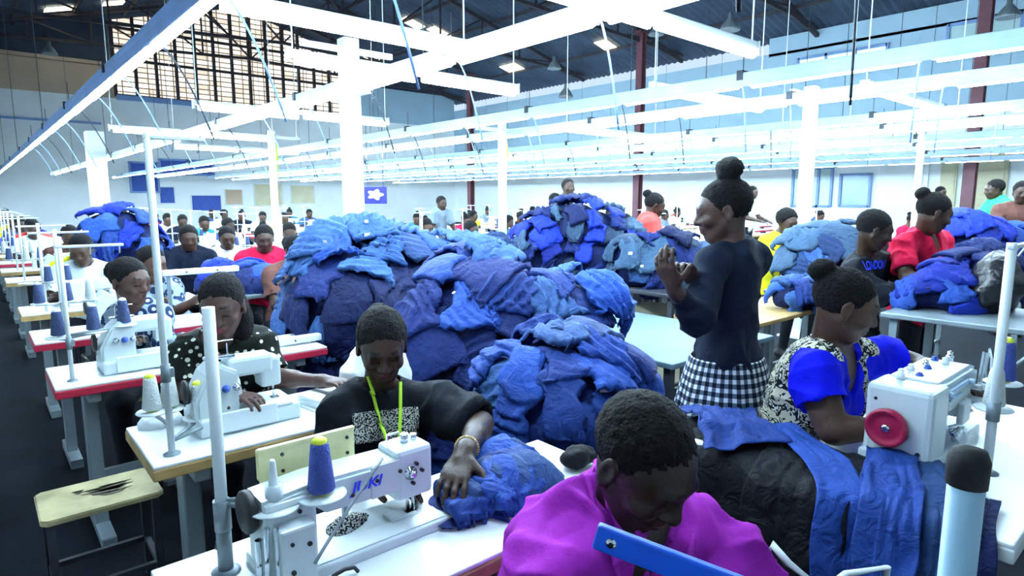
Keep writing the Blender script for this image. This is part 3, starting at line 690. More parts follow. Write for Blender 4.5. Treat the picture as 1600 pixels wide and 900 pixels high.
H7 = heap([sph(1500,365,5.6,.2), sph(1540,385,5.6,.22), sph(1580,390,5.6,.2), sph(1480,390,5.6,.16), sph(1525,400,5.5,.2)],
    'royal', 'royal blue garment in the heap behind the red shirt woman', 'garments in the royal blue heap at the right', 18, (.22,.3), seed=7, zmin=.85, mats=['royal','royal','mid'], core_label='royal blue heap behind the red shirt woman, inner folds', lift=.03, res=(16,20), table=('table carrying the royal blue heap behind the red shirt woman','grey'))
H8 = heap([sph(1435,455,3.75,.09), sph(1475,445,3.72,.12), sph(1515,430,3.75,.14), sph(1545,420,3.8,.13), sph(1500,460,3.65,.1)],
    'navy', 'dark blue garment on the standing-height table of the red shirt woman', 'garments on the standing-height table', 14, (.2,.26), seed=8, zmin=.9, mats=['royal','navy','mid'], core_label='low heap of dark blue garments on the standing-height table, inner folds', cell=.03, k=.06, lift=.02, res=(14,18))
H9 = heap([sph(165,365,6.1,.2), sph(190,360,6.1,.22), sph(215,385,6.1,.2), sph(160,385,6.0,.16), sph(235,395,6.0,.15)],
    'royal', 'royal blue garment in the small heap at the far left', 'garments in the small royal heap', 16, (.2,.3), seed=9, zmin=.8, mats=['royal','royal','mid'], core_label='small royal blue heap at the far left, inner folds', lift=.03, res=(16,20), table=('table carrying the small royal blue heap at the far left','grey'))
H10 = heap([sph(350,435,5.4,.14), sph(395,440,5.3,.16), sph(430,445,5.3,.13)],
    'navy', 'dark blue garment on the low table left of the tall heap', 'garments left of the tall heap', 12, (.24,.3), seed=10, zmin=.78, mats=['navy','mid','royal'], core_label='low heap of dark blue garments left of the tall heap, inner folds', lift=.02, res=(16,20), table=('table carrying low dark blue garments left of the tall heap','grey'))
H11 = heap([sph(1225,460,4.5,.09), sph(1255,455,4.5,.10), sph(1275,462,4.5,.08)],
    'steel', 'blue garment in the small pile on the pale wood table', 'garments on the pale wood table', 7, (.16,.22), seed=11, zmin=.76, mats=['steel','mid'], core_label='small blue pile on the pale wood table, inner folds', cell=.025, k=.05, lift=.012, res=(12,14))
# crumpled garment under the hand on the near table
H12 = heap([(PZ(780,765,.78), (.055,.05,.055)), (PZ(715,805,.765), (.09,.04,.012)), (PZ(815,752,.78), (.045,.05,.045)), (PZ(785,730,.78), (.055,.05,.055)), (PZ(685,785,.765), (.06,.06,.010)), (PZ(745,790,.77), (.05,.03,.022))],
    'mid', 'mid blue garment being sewn on the near table under the hand', 'garments under the hand', 8, (.16,.20), seed=12, zmin=.763, mats=['mid','mid','steel'], core_label='bunched blue cloth on the near table, inner folds', cell=.014, k=.04, lift=.006, amp=.014, res=(30,36), dark='navy')
# white paper tags pinned on garments of the heaps
bpy.context.view_layer.update(); DG = bpy.context.evaluated_depsgraph_get()
for i, (px, py, sz, wh) in enumerate(((573,367,.035,'on the tall heap, below its top'),(508,377,.022,'on the left of the tall heap'),(572,346,.022,'highest one on the tall heap'),(710,458,.02,'on the middle heap'),(944,611,.035,'on the front heap near the plaid skirt'),(866,540,.018,'on the upper left of the front heap'),(985,396,.03,'on the low slate heap'),(1003,416,.025,'low on the slate heap'))):
    r = ray(px, py); hit, loc, nr, *_ = SC.ray_cast(DG, Vector((0,0,EYE)), Vector(r[:3]).normalized())
    if not hit: continue
    if nr.dot(Vector(r[:3])) > 0: nr = -nr
    o = MB().box((0,0,0), (sz,sz*.75,.002), bev=.0006).build('paper_tag', M['tag']); o.location = loc+nr*.004; o.rotation_mode = 'QUATERNION'; o.rotation_quaternion = nr.to_track_quat('Z', 'Y'); tag(o, 'small white paper tag '+wh, 'tag', 'paper tags on the heaps')
# tables' rims for cloth that hangs over them
def box_bvh(x0, x1, y0, y1, z0, z1, h=.02, r=.02):
    m = MB().box(((x0+x1)/2, (y0+y1)/2, (z0+z1)/2), (x1-x0, y1-y0, z1-z0)); bmesh.ops.triangulate(m.bm, faces=m.bm.faces)
    return BVHTree.FromBMesh(m.bm)
def ribbon(path, w_, seed, m, label, group=None, nu=26, nv=44, amp=.018, waist=.15, fold=6., thick=.004, side=None, name='hanging_garment', cat='garment', spread=0):
    """a garment following a path of points (centre line), with lengthwise folds"""
    P = [Vector(p) for p in path]; L_ = [0]
    for a, b in zip(P[:-1], P[1:]): L_.append(L_[-1]+(b-a).length)
    ts = np.linspace(0, L_[-1], nv); out = np.zeros((nu, nv, 3))
    cen = np.array([[np.interp(t_, L_, [p[k_] for p in P]) for k_ in range(3)] for t_ in ts])
    for _ in range(3): cen[1:-1] = cen[1:-1]*.5+.25*(cen[:-2]+cen[2:])
    T_ = np.gradient(cen, axis=0); T_ /= np.linalg.norm(T_, axis=1)[:,None]; S_ = V3(side); S_ /= np.linalg.norm(S_)
    U = np.linspace(-.5, .5, nu)
    for j in range(nv):
        s = S_-T_[j]*(S_@T_[j]); s /= np.linalg.norm(s); n_ = np.cross(s, T_[j]); v_ = ts[j]/L_[-1]
        if n_[2] < -.2 or (abs(n_[2]) <= .2 and n_@(np.array([0,0,EYE])-cen[j]) < 0): n_ = -n_
        wl = w_*(1-waist*math.sin(v_*6+seed)+spread*v_)*(1+.05*math.sin(v_*23+seed)); fz = ridged(U*fold*w_/.3*.5, np.full(nu, v_*1.6), seed, 1., 1.)
        out[:,j] = cen[j]+np.outer(U*wl+vnoise(np.c_[U*4, np.full(nu, v_*5), np.full(nu, seed)])*.008, s)+np.outer((fz*2-.6)*amp, n_)
    V = out.reshape(-1, 3); I = np.arange(nu*nv).reshape(nu, nv); Q = np.stack([I[:-1,:-1], I[1:,:-1], I[1:,1:], I[:-1,1:]], -1).reshape(-1, 4)
    V = V+vnormals(V, Q)*(fbm(V*22+seed, 2)*.005)[:,None]
    o = npmesh(name, V, Q, m, org=P[0]); o.location = P[0]; s = o.modifiers.new('thickness', 'SOLIDIFY'); s.thickness = thick; s.offset = 0
    return tag(o, label, cat, group)
# black cloth hanging off the side table and the big table's left edge
ribbon([(1.96,1.04,.768),(1.80,1.04,.768),(1.715,1.03,.74),(1.685,1.02,.5),(1.67,1.02,.05)], .36, 3, G['black'], 'black cloth hanging from the side table down to the floor', side=(0,1,0), waist=.03, amp=.010, nu=40)
ribbon([(1.97,.74,.77),(1.80,.74,.77),(1.70,.74,.74),(1.665,.74,.5),(1.655,.74,.08)], .30, 5, G['black'], 'black trousers hanging off the left edge of the big white table', side=(0,1,0), waist=.05, amp=.012, nu=36)
ribbon([(2.02,.96,.785),(1.95,.86,.79),(1.84,.72,.79),(1.70,.62,.765),(1.655,.60,.55),(1.65,.60,.15)], .12, 8, G['mid'], 'mid blue trouser leg crossing the white table corner and hanging down', side=(-.6,1,0), waist=.1, amp=.010)
ribbon([(1.99,.60,.80),(1.90,.57,.79),(1.80,.53,.785),(1.70,.50,.765),(1.64,.49,.56),(1.63,.48,.25)], .13, 9, G['mid'], 'wide mid blue garment hanging off the big table below the red wheel', side=(0,1,0), waist=.1, amp=.018)
ribbon([(2.01,.50,.80),(1.93,.46,.79),(1.83,.42,.785),(1.72,.385,.765),(1.66,.38,.56),(1.65,.38,.2)], .12, 10, G['steel'], 'steel blue garment hanging off the big table nearest the black capped pole', side=(.15,1,0), waist=.12, amp=.016)
ribbon([(1.92,.36,.773),(1.84,.35,.773),(1.76,.34,.770),(1.69,.32,.74),(1.67,.31,.5),(1.66,.30,.1)], .07, 14, G['navy'], 'dark navy garment hanging below the blue ones at the table corner', side=(0,1,0), waist=.1, amp=.012)
ribbon([(2.02,1.20,.775),(1.94,1.12,.80),(1.85,1.03,.805),(1.77,.93,.78)], .24, 11, G['mid'], 'mid blue garment lying on the side table below the plaid skirt', side=(.6,-.8,0), waist=.15, amp=.02)
# ================================================================ PEOPLE
M['skin'] = attrmat('dark brown skin', .42, bump=.12, bscale=120, spec=.35)
M['hair'] = mat('black hair', (.006,.005,.006), .75, bump=.9, bscale=170, spec=.2)
def shirtmat(name, col, rough=.8): return mat(name, col, rough, bump=.45, bscale=16, var=.12, vscale=10, spec=.15)
SH = dict(magenta=shirtmat('magenta cotton', (.36,.022,.40)), black=shirtmat('black jersey', (.006,.008,.013)), blue=shirtmat('vivid blue cotton', (.002,.006,.62)),
 navy=shirtmat('dark navy knit', (.006,.011,.026)), red=shirtmat('crimson jersey', (.62,.008,.05)), orange=shirtmat('coral orange top', (.85,.07,.06)), yellow=shirtmat('yellow top', (.75,.68,.02)),
 green=shirtmat('bright green top', (.03,.62,.14)), white=shirtmat('white cotton', (.7,.76,.78)), grey=shirtmat('grey cotton', (.16,.2,.25)), denim=shirtmat('faded denim', (.05,.09,.2)),
 brown=shirtmat('brown cotton', (.12,.05,.04)), purple=shirtmat('purple cotton', (.2,.05,.3)), teal=shirtmat('teal cotton', (.02,.2,.25)), trous=shirtmat('dark trousers', (.012,.014,.02)))
def pattern(name, kind):
    m = mat(name, (.5,.5,.5), .8, bump=.3, bscale=14, spec=.15); N = m.node_tree.nodes; L = m.node_tree.links; b = N['Principled BSDF']; tc = N.new('ShaderNodeTexCoord')
    r = N.new('ShaderNodeValToRGB'); r.color_ramp.interpolation = 'CONSTANT'
    if kind == 'dots':
        v = N.new('ShaderNodeTexVoronoi'); v.inputs['Scale'].default_value = 30; v.inputs['Randomness'].default_value = .55; L.new(tc.outputs['Object'], v.inputs['Vector']); L.new(v.outputs['Distance'], r.inputs[0])
        r.color_ramp.elements[0].color = (.7,.72,.6,1); r.color_ramp.elements[1].position = .27; r.color_ramp.elements[1].color = (.008,.01,.008,1)
    elif kind == 'leaf':
        v = N.new('ShaderNodeTexNoise'); v.inputs['Scale'].default_value = 34; v.inputs['Detail'].default_value = 1.5; v.inputs['Distortion'].default_value = 1.3; L.new(tc.outputs['Object'], v.inputs['Vector']); L.new(v.outputs['Fac'], r.inputs[0])
        r.color_ramp.elements[0].color = (.62,.58,.42,1); r.color_ramp.elements[1].position = .47; r.color_ramp.elements[1].color = (.012,.014,.016,1)
        e = r.color_ramp.elements.new(.60); e.color = (.72,.74,.66,1); e = r.color_ramp.elements.new(.68); e.color = (.02,.02,.02,1)
    elif kind == 'floral':
        v = N.new('ShaderNodeTexVoronoi'); v.inputs['Scale'].default_value = 17; L.new(tc.outputs['Object'], v.inputs['Vector']); L.new(v.outputs['Distance'], r.inputs[0])
        r.color_ramp.elements[0].color = (.6,.68,.72,1); r.color_ramp.elements[1].position = .2; r.color_ramp.elements[1].color = (.015,.03,.09,1); e = r.color_ramp.elements.new(.5); e.color = (.25,.33,.4,1)
    elif kind == 'print':
        v = N.new('ShaderNodeTexNoise'); v.inputs['Scale'].default_value = 120; v.inputs['Detail'].default_value = 0; L.new(tc.outputs['Object'], v.inputs['Vector']); L.new(v.outputs['Fac'], r.inputs[0])
        v.inputs['Scale'].default_value = 230; r.color_ramp.elements[0].color = (.01,.012,.015,1); r.color_ramp.elements[1].position = .5; r.color_ramp.elements[1].color = (.5,.5,.46,1)
    L.new(r.outputs[0], b.inputs['Base Color']); return m
M['dots'] = pattern('black cloth with cream dots', 'dots'); M['leaf'] = pattern('black and cream patterned cloth', 'leaf'); M['floral'] = pattern('navy and white floral cloth', 'floral'); M['print'] = pattern('speckled chest print', 'print')
def plaid():
    m = mat('black and white plaid', (.5,.5,.5), .8, bump=.2, bscale=20, spec=.15); N = m.node_tree.nodes; L = m.node_tree.links; b = N['Principled BSDF']
    a = N.new('ShaderNodeAttribute'); a.attribute_name = 'Map'; sp = N.new('ShaderNodeSeparateXYZ'); L.new(a.outputs['Vector'], sp.inputs[0]); outs = []
    for ax in ('X', 'Y'):
        mu = N.new('ShaderNodeMath'); mu.operation = 'MULTIPLY'; mu.inputs[1].default_value = 30; L.new(sp.outputs[ax], mu.inputs[0])
        fr = N.new('ShaderNodeMath'); fr.operation = 'FRACT'; L.new(mu.outputs[0], fr.inputs[0]); gt = N.new('ShaderNodeMath'); gt.operation = 'GREATER_THAN'; gt.inputs[1].default_value = .48; L.new(fr.outputs[0], gt.inputs[0]); outs.append(gt)
    ad = N.new('ShaderNodeMath'); ad.operation = 'ADD'; L.new(outs[0].outputs[0], ad.inputs[0]); L.new(outs[1].outputs[0], ad.inputs[1])
    di = N.new('ShaderNodeMath'); di.operation = 'DIVIDE'; di.inputs[1].default_value = 2; L.new(ad.outputs[0], di.inputs[0])
    r = N.new('ShaderNodeValToRGB'); r.color_ramp.interpolation = 'CONSTANT'; r.color_ramp.elements[0].color = (.75,.78,.8,1); r.color_ramp.elements[1].position = .3; r.color_ramp.elements[1].color = (.09,.12,.18,1)
    e = r.color_ramp.elements.new(.8); e.color = (.006,.008,.016,1); L.new(di.outputs[0], r.inputs[0]); L.new(r.outputs[0], b.inputs['Base Color']); return m
M['plaid'] = plaid()
def azv(az): a = math.radians(az); return Vector((math.cos(a), math.sin(a), 0))
def unit(v): return Vector(v).normalized()
def hand_prims(w, f, n, ts, s=1., curl=.35, spread=.12, thumb=.5):
    """w wrist, f finger direction, n palm normal, ts thumb side (+1: thumb on f x n side)"""
    w = Vector(w); f = unit(f); n = Vector(n); n = unit(n-f*n.dot(f)); t = unit(f.cross(n))*ts
    R = [list(t), list(f), list(n)]; P = [cap(w-f*.03*s, w+f*.02*s, .025*s, .024*s, k=.02)]
    P += [ell(w+f*.052*s, (.041*s,.048*s,.015*s), R, k=.02), ell(w+f*.03*s+t*.022*s+n*.006*s, (.018*s,.032*s,.015*s), R, k=.012)]
    for q, (o_, L_, r_) in enumerate(((.031,.072,.0092),(.0105,.080,.0096),(-.0105,.075,.0092),(-.031,.058,.0082))):
        b = w+f*(.088-.006*abs(q-1))*s+t*o_*s; d = unit(f+t*(o_*spread*14)); P.append(cap(w+f*.05*s+t*o_*.8*s, b, .0105*s, r_*1.05*s, k=.008)); ang = curl*.55
        for k_, fr in enumerate((.45,.31,.24)):
            ax = d.cross(n); dd = Matrix.Rotation(-ang if ax.length == 0 else 0, 3, 'Z') @ d; dd = unit(d*math.cos(ang)+n*math.sin(ang)); e = b+dd*L_*fr*s
            P.append(cap(b, e, (r_-.0005*k_)*s, (r_-.0005*(k_+1)-.0003)*s, k=.0035)); b = e; ang += curl*(1.+.12*q)
    b = w+f*.022*s+t*.03*s; d = unit(f*.62+t*.75*(.6+thumb)+n*.28); e = b+d*.042*s; P.append(cap(b, e, .0125*s, .0108*s, k=.008)); d2 = unit(d+f*.5); P.append(cap(e, e+d2*.032*s, .0108*s, .0088*s, k=.004))
    return P
def head_frame(c, az, pitch, roll=0):
    R = Matrix.Rotation(math.radians(az+90), 3, 'Z') @ Matrix.Rotation(math.radians(pitch), 3, 'X') @ Matrix.Rotation(math.radians(roll), 3, 'Y')
    return Vector(c), R
def head_prims(c, R, s=1., fem=False, broad=1.):
    RT = [list(R.col[i]) for i in range(3)]
    def T(x, y, z): return c+R @ Vector((x*s*broad, y*s, z*s))
    def E(x, y, z, rx, ry, rz, k=.02, sub=False): return ell(T(x,y,z), (rx*s*broad, ry*s, rz*s), RT, k=k*s, sub=sub)
    def K(a, b, r1, r2=None, k=.01, sub=False): return cap(T(*a), T(*b), r1*s, None if r2 is None else r2*s, k=k*s, sub=sub)
    j = .92 if fem else 1.
    P = [E(0,.018,.032,.074,.092,.082,k=.03), E(0,-.03,.012,.064,.062,.075,k=.03), E(0,-.036,-.05,.053*j,.052,.054,k=.03), E(0,-.062,-.088,.024*j,.026,.022,k=.025),
         K((-.05*j,.0,-.045),(-.026*j,-.058,-.088),.017,.014,k=.03), K((.05*j,.0,-.045),(.026*j,-.058,-.088),.017,.014,k=.03),
         K((-.034,-.081,.030),(.034,-.081,.030),.012,k=.018), E(-.042,-.064,-.022,.022,.024,.02,k=.02), E(.042,-.064,-.022,.022,.024,.02,k=.02)]
    for x in (-.031,.031):
        P += [E(x,-.094,.010,.019,.014,.012,k=.012,sub=True), E(x,-.0755,.009,.0150,.0135,.0125,k=.004), E(x,-.081,.016,.019,.009,.007,k=.008), E(x,-.080,-.0015,.017,.006,.005,k=.008)]
    P += [K((0,-.086,.018),(0,-.106,-.018),.0085,.0125,k=.012), E(-.014,-.094,-.025,.0105,.012,.0085,k=.008), E(.014,-.094,-.025,.0105,.012,.0085,k=.008), E(0,-.106,-.023,.0125,.011,.010,k=.006),
          E(-.0085,-.1015,-.0335,.0042,.0055,.004,k=.003,sub=True), E(.0085,-.1015,-.0335,.0042,.0055,.004,k=.003,sub=True),
          E(0,-.082,-.052,.027,.016,.018,k=.015), K((-.018,-.090,-.0495),(.018,-.090,-.0495),.0062,k=.006), K((-.007,-.0965,-.047),(.007,-.0965,-.047),.006,k=.006), K((-.016,-.089,-.0605),(.016,-.089,-.0605),.007,k=.006), K((-.006,-.0945,-.061),(.006,-.0945,-.061),.007,k=.006),
          K((-.022,-.099,-.0548),(.022,-.099,-.0548),.0022,k=.003,sub=True)]
    for x in (-1, 1):
        P += [E(x*.079,.008,-.004,.008,.019,.031,k=.006), E(x*.086,.004,0,.006,.011,.018,k=.005,sub=True), E(x*.078,.004,-.032,.007,.010,.010,k=.005)]
    return P
def paint_head(V, col, c, R, s, lip, dark=(.006,.004,.004), broad=1.):
    q = (V-V3(c))@np.array(R)/s; q[:,0] /= broad
    def m(x, y, z, rx, ry, rz): return ((q[:,0]-x)/rx)**2+((q[:,1]-y)/ry)**2+((q[:,2]-z)/rz)**2 < 1
    k = m(0,-.094,-.048,.025,.022,.0075)|m(0,-.092,-.061,.023,.022,.0085); col[k] = lip
    for x in (-1, 1):
        k = m(x*.033,-.088,.041+0*x,.021,.03,.0042); col[k] = dark
        k = m(x*.031,-.088,.0035,.0165,.02,.0034); col[k] = dark
        k = m(x*.0085,-.104,-.033,.0048,.01,.004); col[k] = dark  # shade inside the nostrils, painted dark
    k = (np.abs(q[:,1]+.099) < .02)&(np.abs(q[:,2]+.0548) < .0018)&(np.abs(q[:,0]) < .022); col[k] = np.array(lip)*.3  # shade in the slit between the lips, painted as darker lip colour
def hair_obj(kind, c, R, s, parent, org, h=.006, broad=1.):
    RT = [list(R.col[i]) for i in range(3)]
    def T(x, y, z): return c+R @ Vector((x*s*broad, y*s, z*s))
    def E(x, y, z, rx, ry, rz, k=.02, sub=False): return ell(T(x,y,z), (rx*s*broad, ry*s, rz*s), RT, k=k*s, sub=sub)
    g = dict(short=.009, crop=.006, bun=.007, afro=.024, tall=.014).get(kind, .009)
    P = [E(0,.020,.036,.074+g,.092+g,.082+g)]
    if kind == 'afro': P = [E(0,.026,.044,.096,.108,.098)]
    extra = []
    if kind == 'topbun': extra = [E(0,.055,.155,.052,.05,.044,k=.02), E(0,.04,.125,.035,.035,.03,k=.02), E(.03,.07,.15,.03,.03,.03), E(-.03,.04,.165,.03,.03,.028)]
    if kind == 'backbun': extra = [E(0,.128,.078,.036,.034,.036,k=.015), E(.0,.11,.10,.03,.03,.025,k=.015)]
    if kind == 'nape': extra = [E(0,.125,.03,.042,.035,.05,k=.02)]
    if kind == 'long': extra = [E(0,.07,-.03,.075,.055,.10,k=.03), E(.02,.085,-.12,.07,.045,.12,k=.03), E(.045,.05,-.10,.04,.04,.10,k=.03)]
    cut = [pln(T(0,-.052,.052), R @ Vector((0,-.80,-.60)))] if kind != 'afro' else [pln(T(0,-.045,.052), R @ Vector((0,-.84,-.54)))]
    V, Q = sdf_mesh(P+cut+[pln(T(0,0,-.055), R @ Vector((0,0,-1)))], h)
    if extra:
        P2 = P+cut+[pln(T(0,0,-.055), R @ Vector((0,0,-1)))]+[]
        V2, Q2 = sdf_mesh(extra+[E(0,.03,.04,.074,.085,.08,k=.02)], h)
        Q = np.concatenate([Q, Q2+len(V)]); V = np.concatenate([V, V2])
    N_ = vnormals(V, Q); am = .004 if kind in ('short','crop') else (.009 if kind == 'afro' else .004); V = V+N_*(fbm((V-V3(org))*95, 2)*am*.6)[:,None]
    return npmesh('hair', V, Q, M['hair'], parent, org=org)
def cyl(a, b, r1, r2, k=.02, sub=False): return ('cyl', V3(a), V3(b), r1, r2, k, sub)
_old = sdf_eval
def sdf_eval(p, X, Y, Z):
    if p[0] != 'cyl': return _old(p, X, Y, Z)
    a, b = p[1], p[2]; ba = b-a; L_ = float(np.linalg.norm(ba)); u = ba/L_; dx, dy, dz = X-a[0], Y-a[1], Z-a[2]; t = dx*u[0]+dy*u[1]+dz*u[2]
    rad = np.sqrt(np.maximum(dx*dx+dy*dy+dz*dz-t*t, 1e-12)); tt = np.clip(t/L_, 0, 1); return np.maximum(rad-(p[3]+(p[4]-p[3])*tt), np.maximum(t-L_, -t))
def pbb(p):
    if p[0] in ('cap', 'cyl'):
        r = max(p[3], p[4]); return np.minimum(p[1], p[2])-r, np.maximum(p[1], p[2])+r
    m = np.abs(p[3].T)@p[2]; return p[1]-m, p[1]+m
def torso_frame(J):
    up = unit(J['Nb']-J['Pv']); lat = unit(J['SL']-J['SR']); lat = unit(lat-up*lat.dot(up)); fr = lat.cross(up)*1.0   # person's left x up -> front? checked below
    fr = unit(fr); return lat, fr, up
def torso_prims(J, g=0., b=1., bust=0, belly=0, k=.05, L=True):
    lat, fr, up = torso_frame(J); R = [list(lat), list(fr), list(up)]; Pv, Nb = J['Pv'], J['Nb']; H_ = (Nb-Pv).length; s = H_/.50
    def E(f, o, rx, ry, rz, x=0): return ell(Pv+up*H_*f+fr*o+lat*x, ((rx*b+g), (ry*b+g), rz*s+g), R, k=k)
    P = [E(.02,-.01,.165,.125,.13), E(.34,.0+belly*.02,.130,.098+belly*.03,.14), E(.66,.0,.148,.108,.15), E(.86,-.005,.135,.085,.085)]
    if bust: P += [E(.66,.072,.052,.05,.052/s,.062*b), E(.66,.072,.052,.05,.052/s,-.062*b)]
    for S in (J['SL'], J['SR']):
        m = Nb-up*.055
        P += [cap(m, S, .055*b+g, .052*b+g, k=.04), cap(Nb+up*.012, S+up*.008, .034+g, .040+g, k=.04)]
    return P
OCC = []
def build_person(label, J, az, hp=(0,0), hs=1., skin=(.055,.026,.016), lip=(.10,.03,.03), hair='short', h=.006, shirt=None, fem=False, b=1., bust=0, belly=0, sleeve=.75, neck='crew', legs='sit', trous='trous', hands=None, armk=1., group=None, floor=0., hide_hand=(), broad=1., hroll=0, g=.014, name='person', wr=.006, shoes=True):
    org = Vector((J['Pv'].x, J['Pv'].y, floor)); root = empty(name, org, label, 'person', group); OCC.append((org.x, org.y))
    c, R = head_frame(J['Hc'], hp[0], hp[1], hroll)
    T = lambda x, y, z: c+R @ Vector((x*hs, y*hs, z*hs))
    P = torso_prims(J, 0, b, bust, belly)
    P += [cap(J['Nb']-unit(J['Nb']-J['Pv'])*.03, T(0,.022,-.045), .056*armk*hs, .049*hs, k=.03)]
    for sd in ('L','R'):
        S, E_, W_ = J['S'+sd], J['E'+sd], J['W'+sd]
        P += [cap(S, E_, .047*armk, .038*armk, k=.03), cap(S+(E_-S)*.2, S+(E_-S)*.7, .049*armk, .043*armk, k=.03), cap(E_, W_, .036*armk, .0245*armk, k=.015), cap(E_+(W_-E_)*.12, E_+(W_-E_)*.45, .040*armk, .034*armk, k=.02)]
        hd = (hands or {}).get(sd)
        if hd is None: hd = dict(f=W_-E_, n=(0,0,-1), curl=.4)
        P += hand_prims(W_+unit(hd['f'])*.015, hd['f'], hd['n'], hd.get('ts', 1 if sd == 'L' else -1), hd.get('s', .95), hd.get('curl', .35), hd.get('spread', .12), hd.get('thumb', .5))
    P += head_prims(c, R, hs, fem, broad)
    V, Q = sdf_mesh(P, h); V = smooth(V, Q, 1, .3)
    col = np.tile(np.array(skin), (len(V), 1))*(1+.10*vnoise(V*23)[:,None])
    if h < .011: paint_head(V, col, c, R, hs, lip, broad=broad)
    npmesh('body', V, Q, M['skin'], root, col=col, org=org)
    if hair: hair_obj(hair, c, R, hs, root, org, h=max(h, .005), broad=broad)
    lat, fr, up = torso_frame(J)
    if shirt:
        shirts = shirt if isinstance(shirt, list) else [shirt]
        for (nm, mt, opt) in shirts:
            gg = g+opt.get('g', 0); sl = opt.get('sleeve', sleeve); Q_ = torso_prims(J, gg, b, bust, belly, k=.06); hol = []
            if opt.get('tank'): Q_ = Q_[:3+2*bool(bust)+1]+[cap(J['Nb']+up*.012, J['Nb']+(S_-J['Nb'])*.62+up*.02, .036+gg, .036+gg, k=.03) for S_ in (J['SL'], J['SR'])]
            for sd in ('L','R'):
                S, E_, W_ = J['S'+sd], J['E'+sd], J['W'+sd]
                if sl <= 0: continue
                if sl <= 1:
                    e = S+(E_-S)*sl; Q_.append(cyl(S, e, .058*armk+gg, (.050+opt.get('flare',.008))*armk+gg, k=.03)); hol.append(cyl(S+(E_-S)*(sl-.22), e+(E_-S)*.1, .046*armk+gg*.4, .048*armk+gg*.8, k=.004, sub=True))
                else:
                    e = E_+(W_-E_)*(sl-1); Q_ += [cap(S, E_, .053*armk+gg, .044*armk+gg*.9, k=.03), cyl(E_, e, .044*armk+gg*.9, .032*armk+gg*.7, k=.02), cap(E_, E_+(e-E_)*.3, .044*armk+gg, .042*armk+gg*.8, k=.02)]
            Nb = J['Nb']; RR = [list(lat), list(fr), list(up)]
            nk = opt.get('neck', neck)
            if nk == 'crew': hol.append(ell(Nb+up*.035+fr*.015, (.072,.07,.058), RR, k=.006, sub=True))
            if nk == 'v': hol += [ell(Nb+up*.04+fr*.02, (.078,.07,.06), RR, k=.006, sub=True), cap(Nb+fr*.07, Nb+fr*.14-up*.12, .05, .012, k=.01, sub=True)]
            if nk == 'collar': hol += [ell(Nb+up*.045+fr*.02, (.062,.066,.06), RR, k=.006, sub=True), cap(Nb+fr*.07+up*.01, Nb+fr*.15-up*.14, .04, .006, k=.01, sub=True)]
            if nk == 'open': hol += [ell(Nb+up*.04+fr*.03, (.085,.09,.07), RR, k=.006, sub=True), ell(Nb-up*.30+fr*.14, (.088,.115,.42), RR, k=.01, sub=True)]
            hem = opt.get('hem', -.13); cutp = [pln(J['Pv']+up*hem, -up)]
            V, Q = sdf_mesh(Q_+hol+cutp, max(h, .0055)); N_ = vnormals(V, Q); q = (V-V3(org))
            th = q@V3(up); la = q@V3(lat); f1 = 1-np.abs(vnoise(np.c_[la*9+vnoise(q*4)*1.6, th*3.2, q@V3(fr)*7])); f1 = f1**2*1.3; f2 = 1-np.abs(vnoise(np.c_[la*4+th*6+vnoise(q*5+9)*2, th*4-la*3, q@V3(fr)*5+4])); V = V+N_*np.maximum((f1*1.5-1.+(f2**3)*1.1-.4)*wr*1.7+fbm(q*15, 2)*wr*.5, -gg*.45)[:,None]
            so = npmesh(nm, smooth(V, Q, 1, .35), Q, mt, root, org=org)
            if nk == 'collar':
                for sg in (-1, 1):
                    CP = []; pts = [Nb-fr*.085+up*.075+lat*sg*.004, Nb-fr*.075+up*.08+lat*sg*.05, Nb-fr*.015+lat*sg*.100+up*.075, Nb+fr*.06+lat*sg*.098+up*.045, Nb+fr*.128+lat*sg*.062-up*.005]
                    for i_, (a_, b_) in enumerate(zip(pts[:-1], pts[1:])):
                        o1 = Vector(a_-Nb); o1 = unit(o1-up*o1.dot(up))*.022-up*(.040+.008*i_); o2 = Vector(b_-Nb); o2 = unit(o2-up*o2.dot(up))*.026-up*(.048+.010*i_)
                        CP += [cap(a_, b_, .006, k=.004), cap(a_+o1*.5, b_+o2*.5, .0065, k=.010), cap(a_+o1, b_+o2, .006, k=.010)]
                    CP += [cap(pts[-1], pts[-1]+lat*sg*.035-up*.055+fr*.01, .007, .005, k=.012), cap(pts[-1]-up*.02, pts[-1]+lat*sg*.03-up*.045, .007, .006, k=.012)]
                    V, Q = sdf_mesh(CP, .0042); V = V+vnormals(V, Q)*(fbm((V-V3(org))*28, 2)*.002)[:,None]; npmesh('collar', smooth(V, Q, 2, .4), Q, mt, so, org=org)
                CP = [cap(Nb+fr*.128-up*.06+lat*.01, J['Pv']*.35+Nb*.65+fr*.155+lat*.01, .006, .006, k=.01), cap(Nb+fr*.128-up*.06-lat*.012, J['Pv']*.35+Nb*.65+fr*.155-lat*.012, .006, .006, k=.01)]
                V, Q = sdf_mesh(CP, .005); npmesh('placket', V, Q, mt, so, org=org)
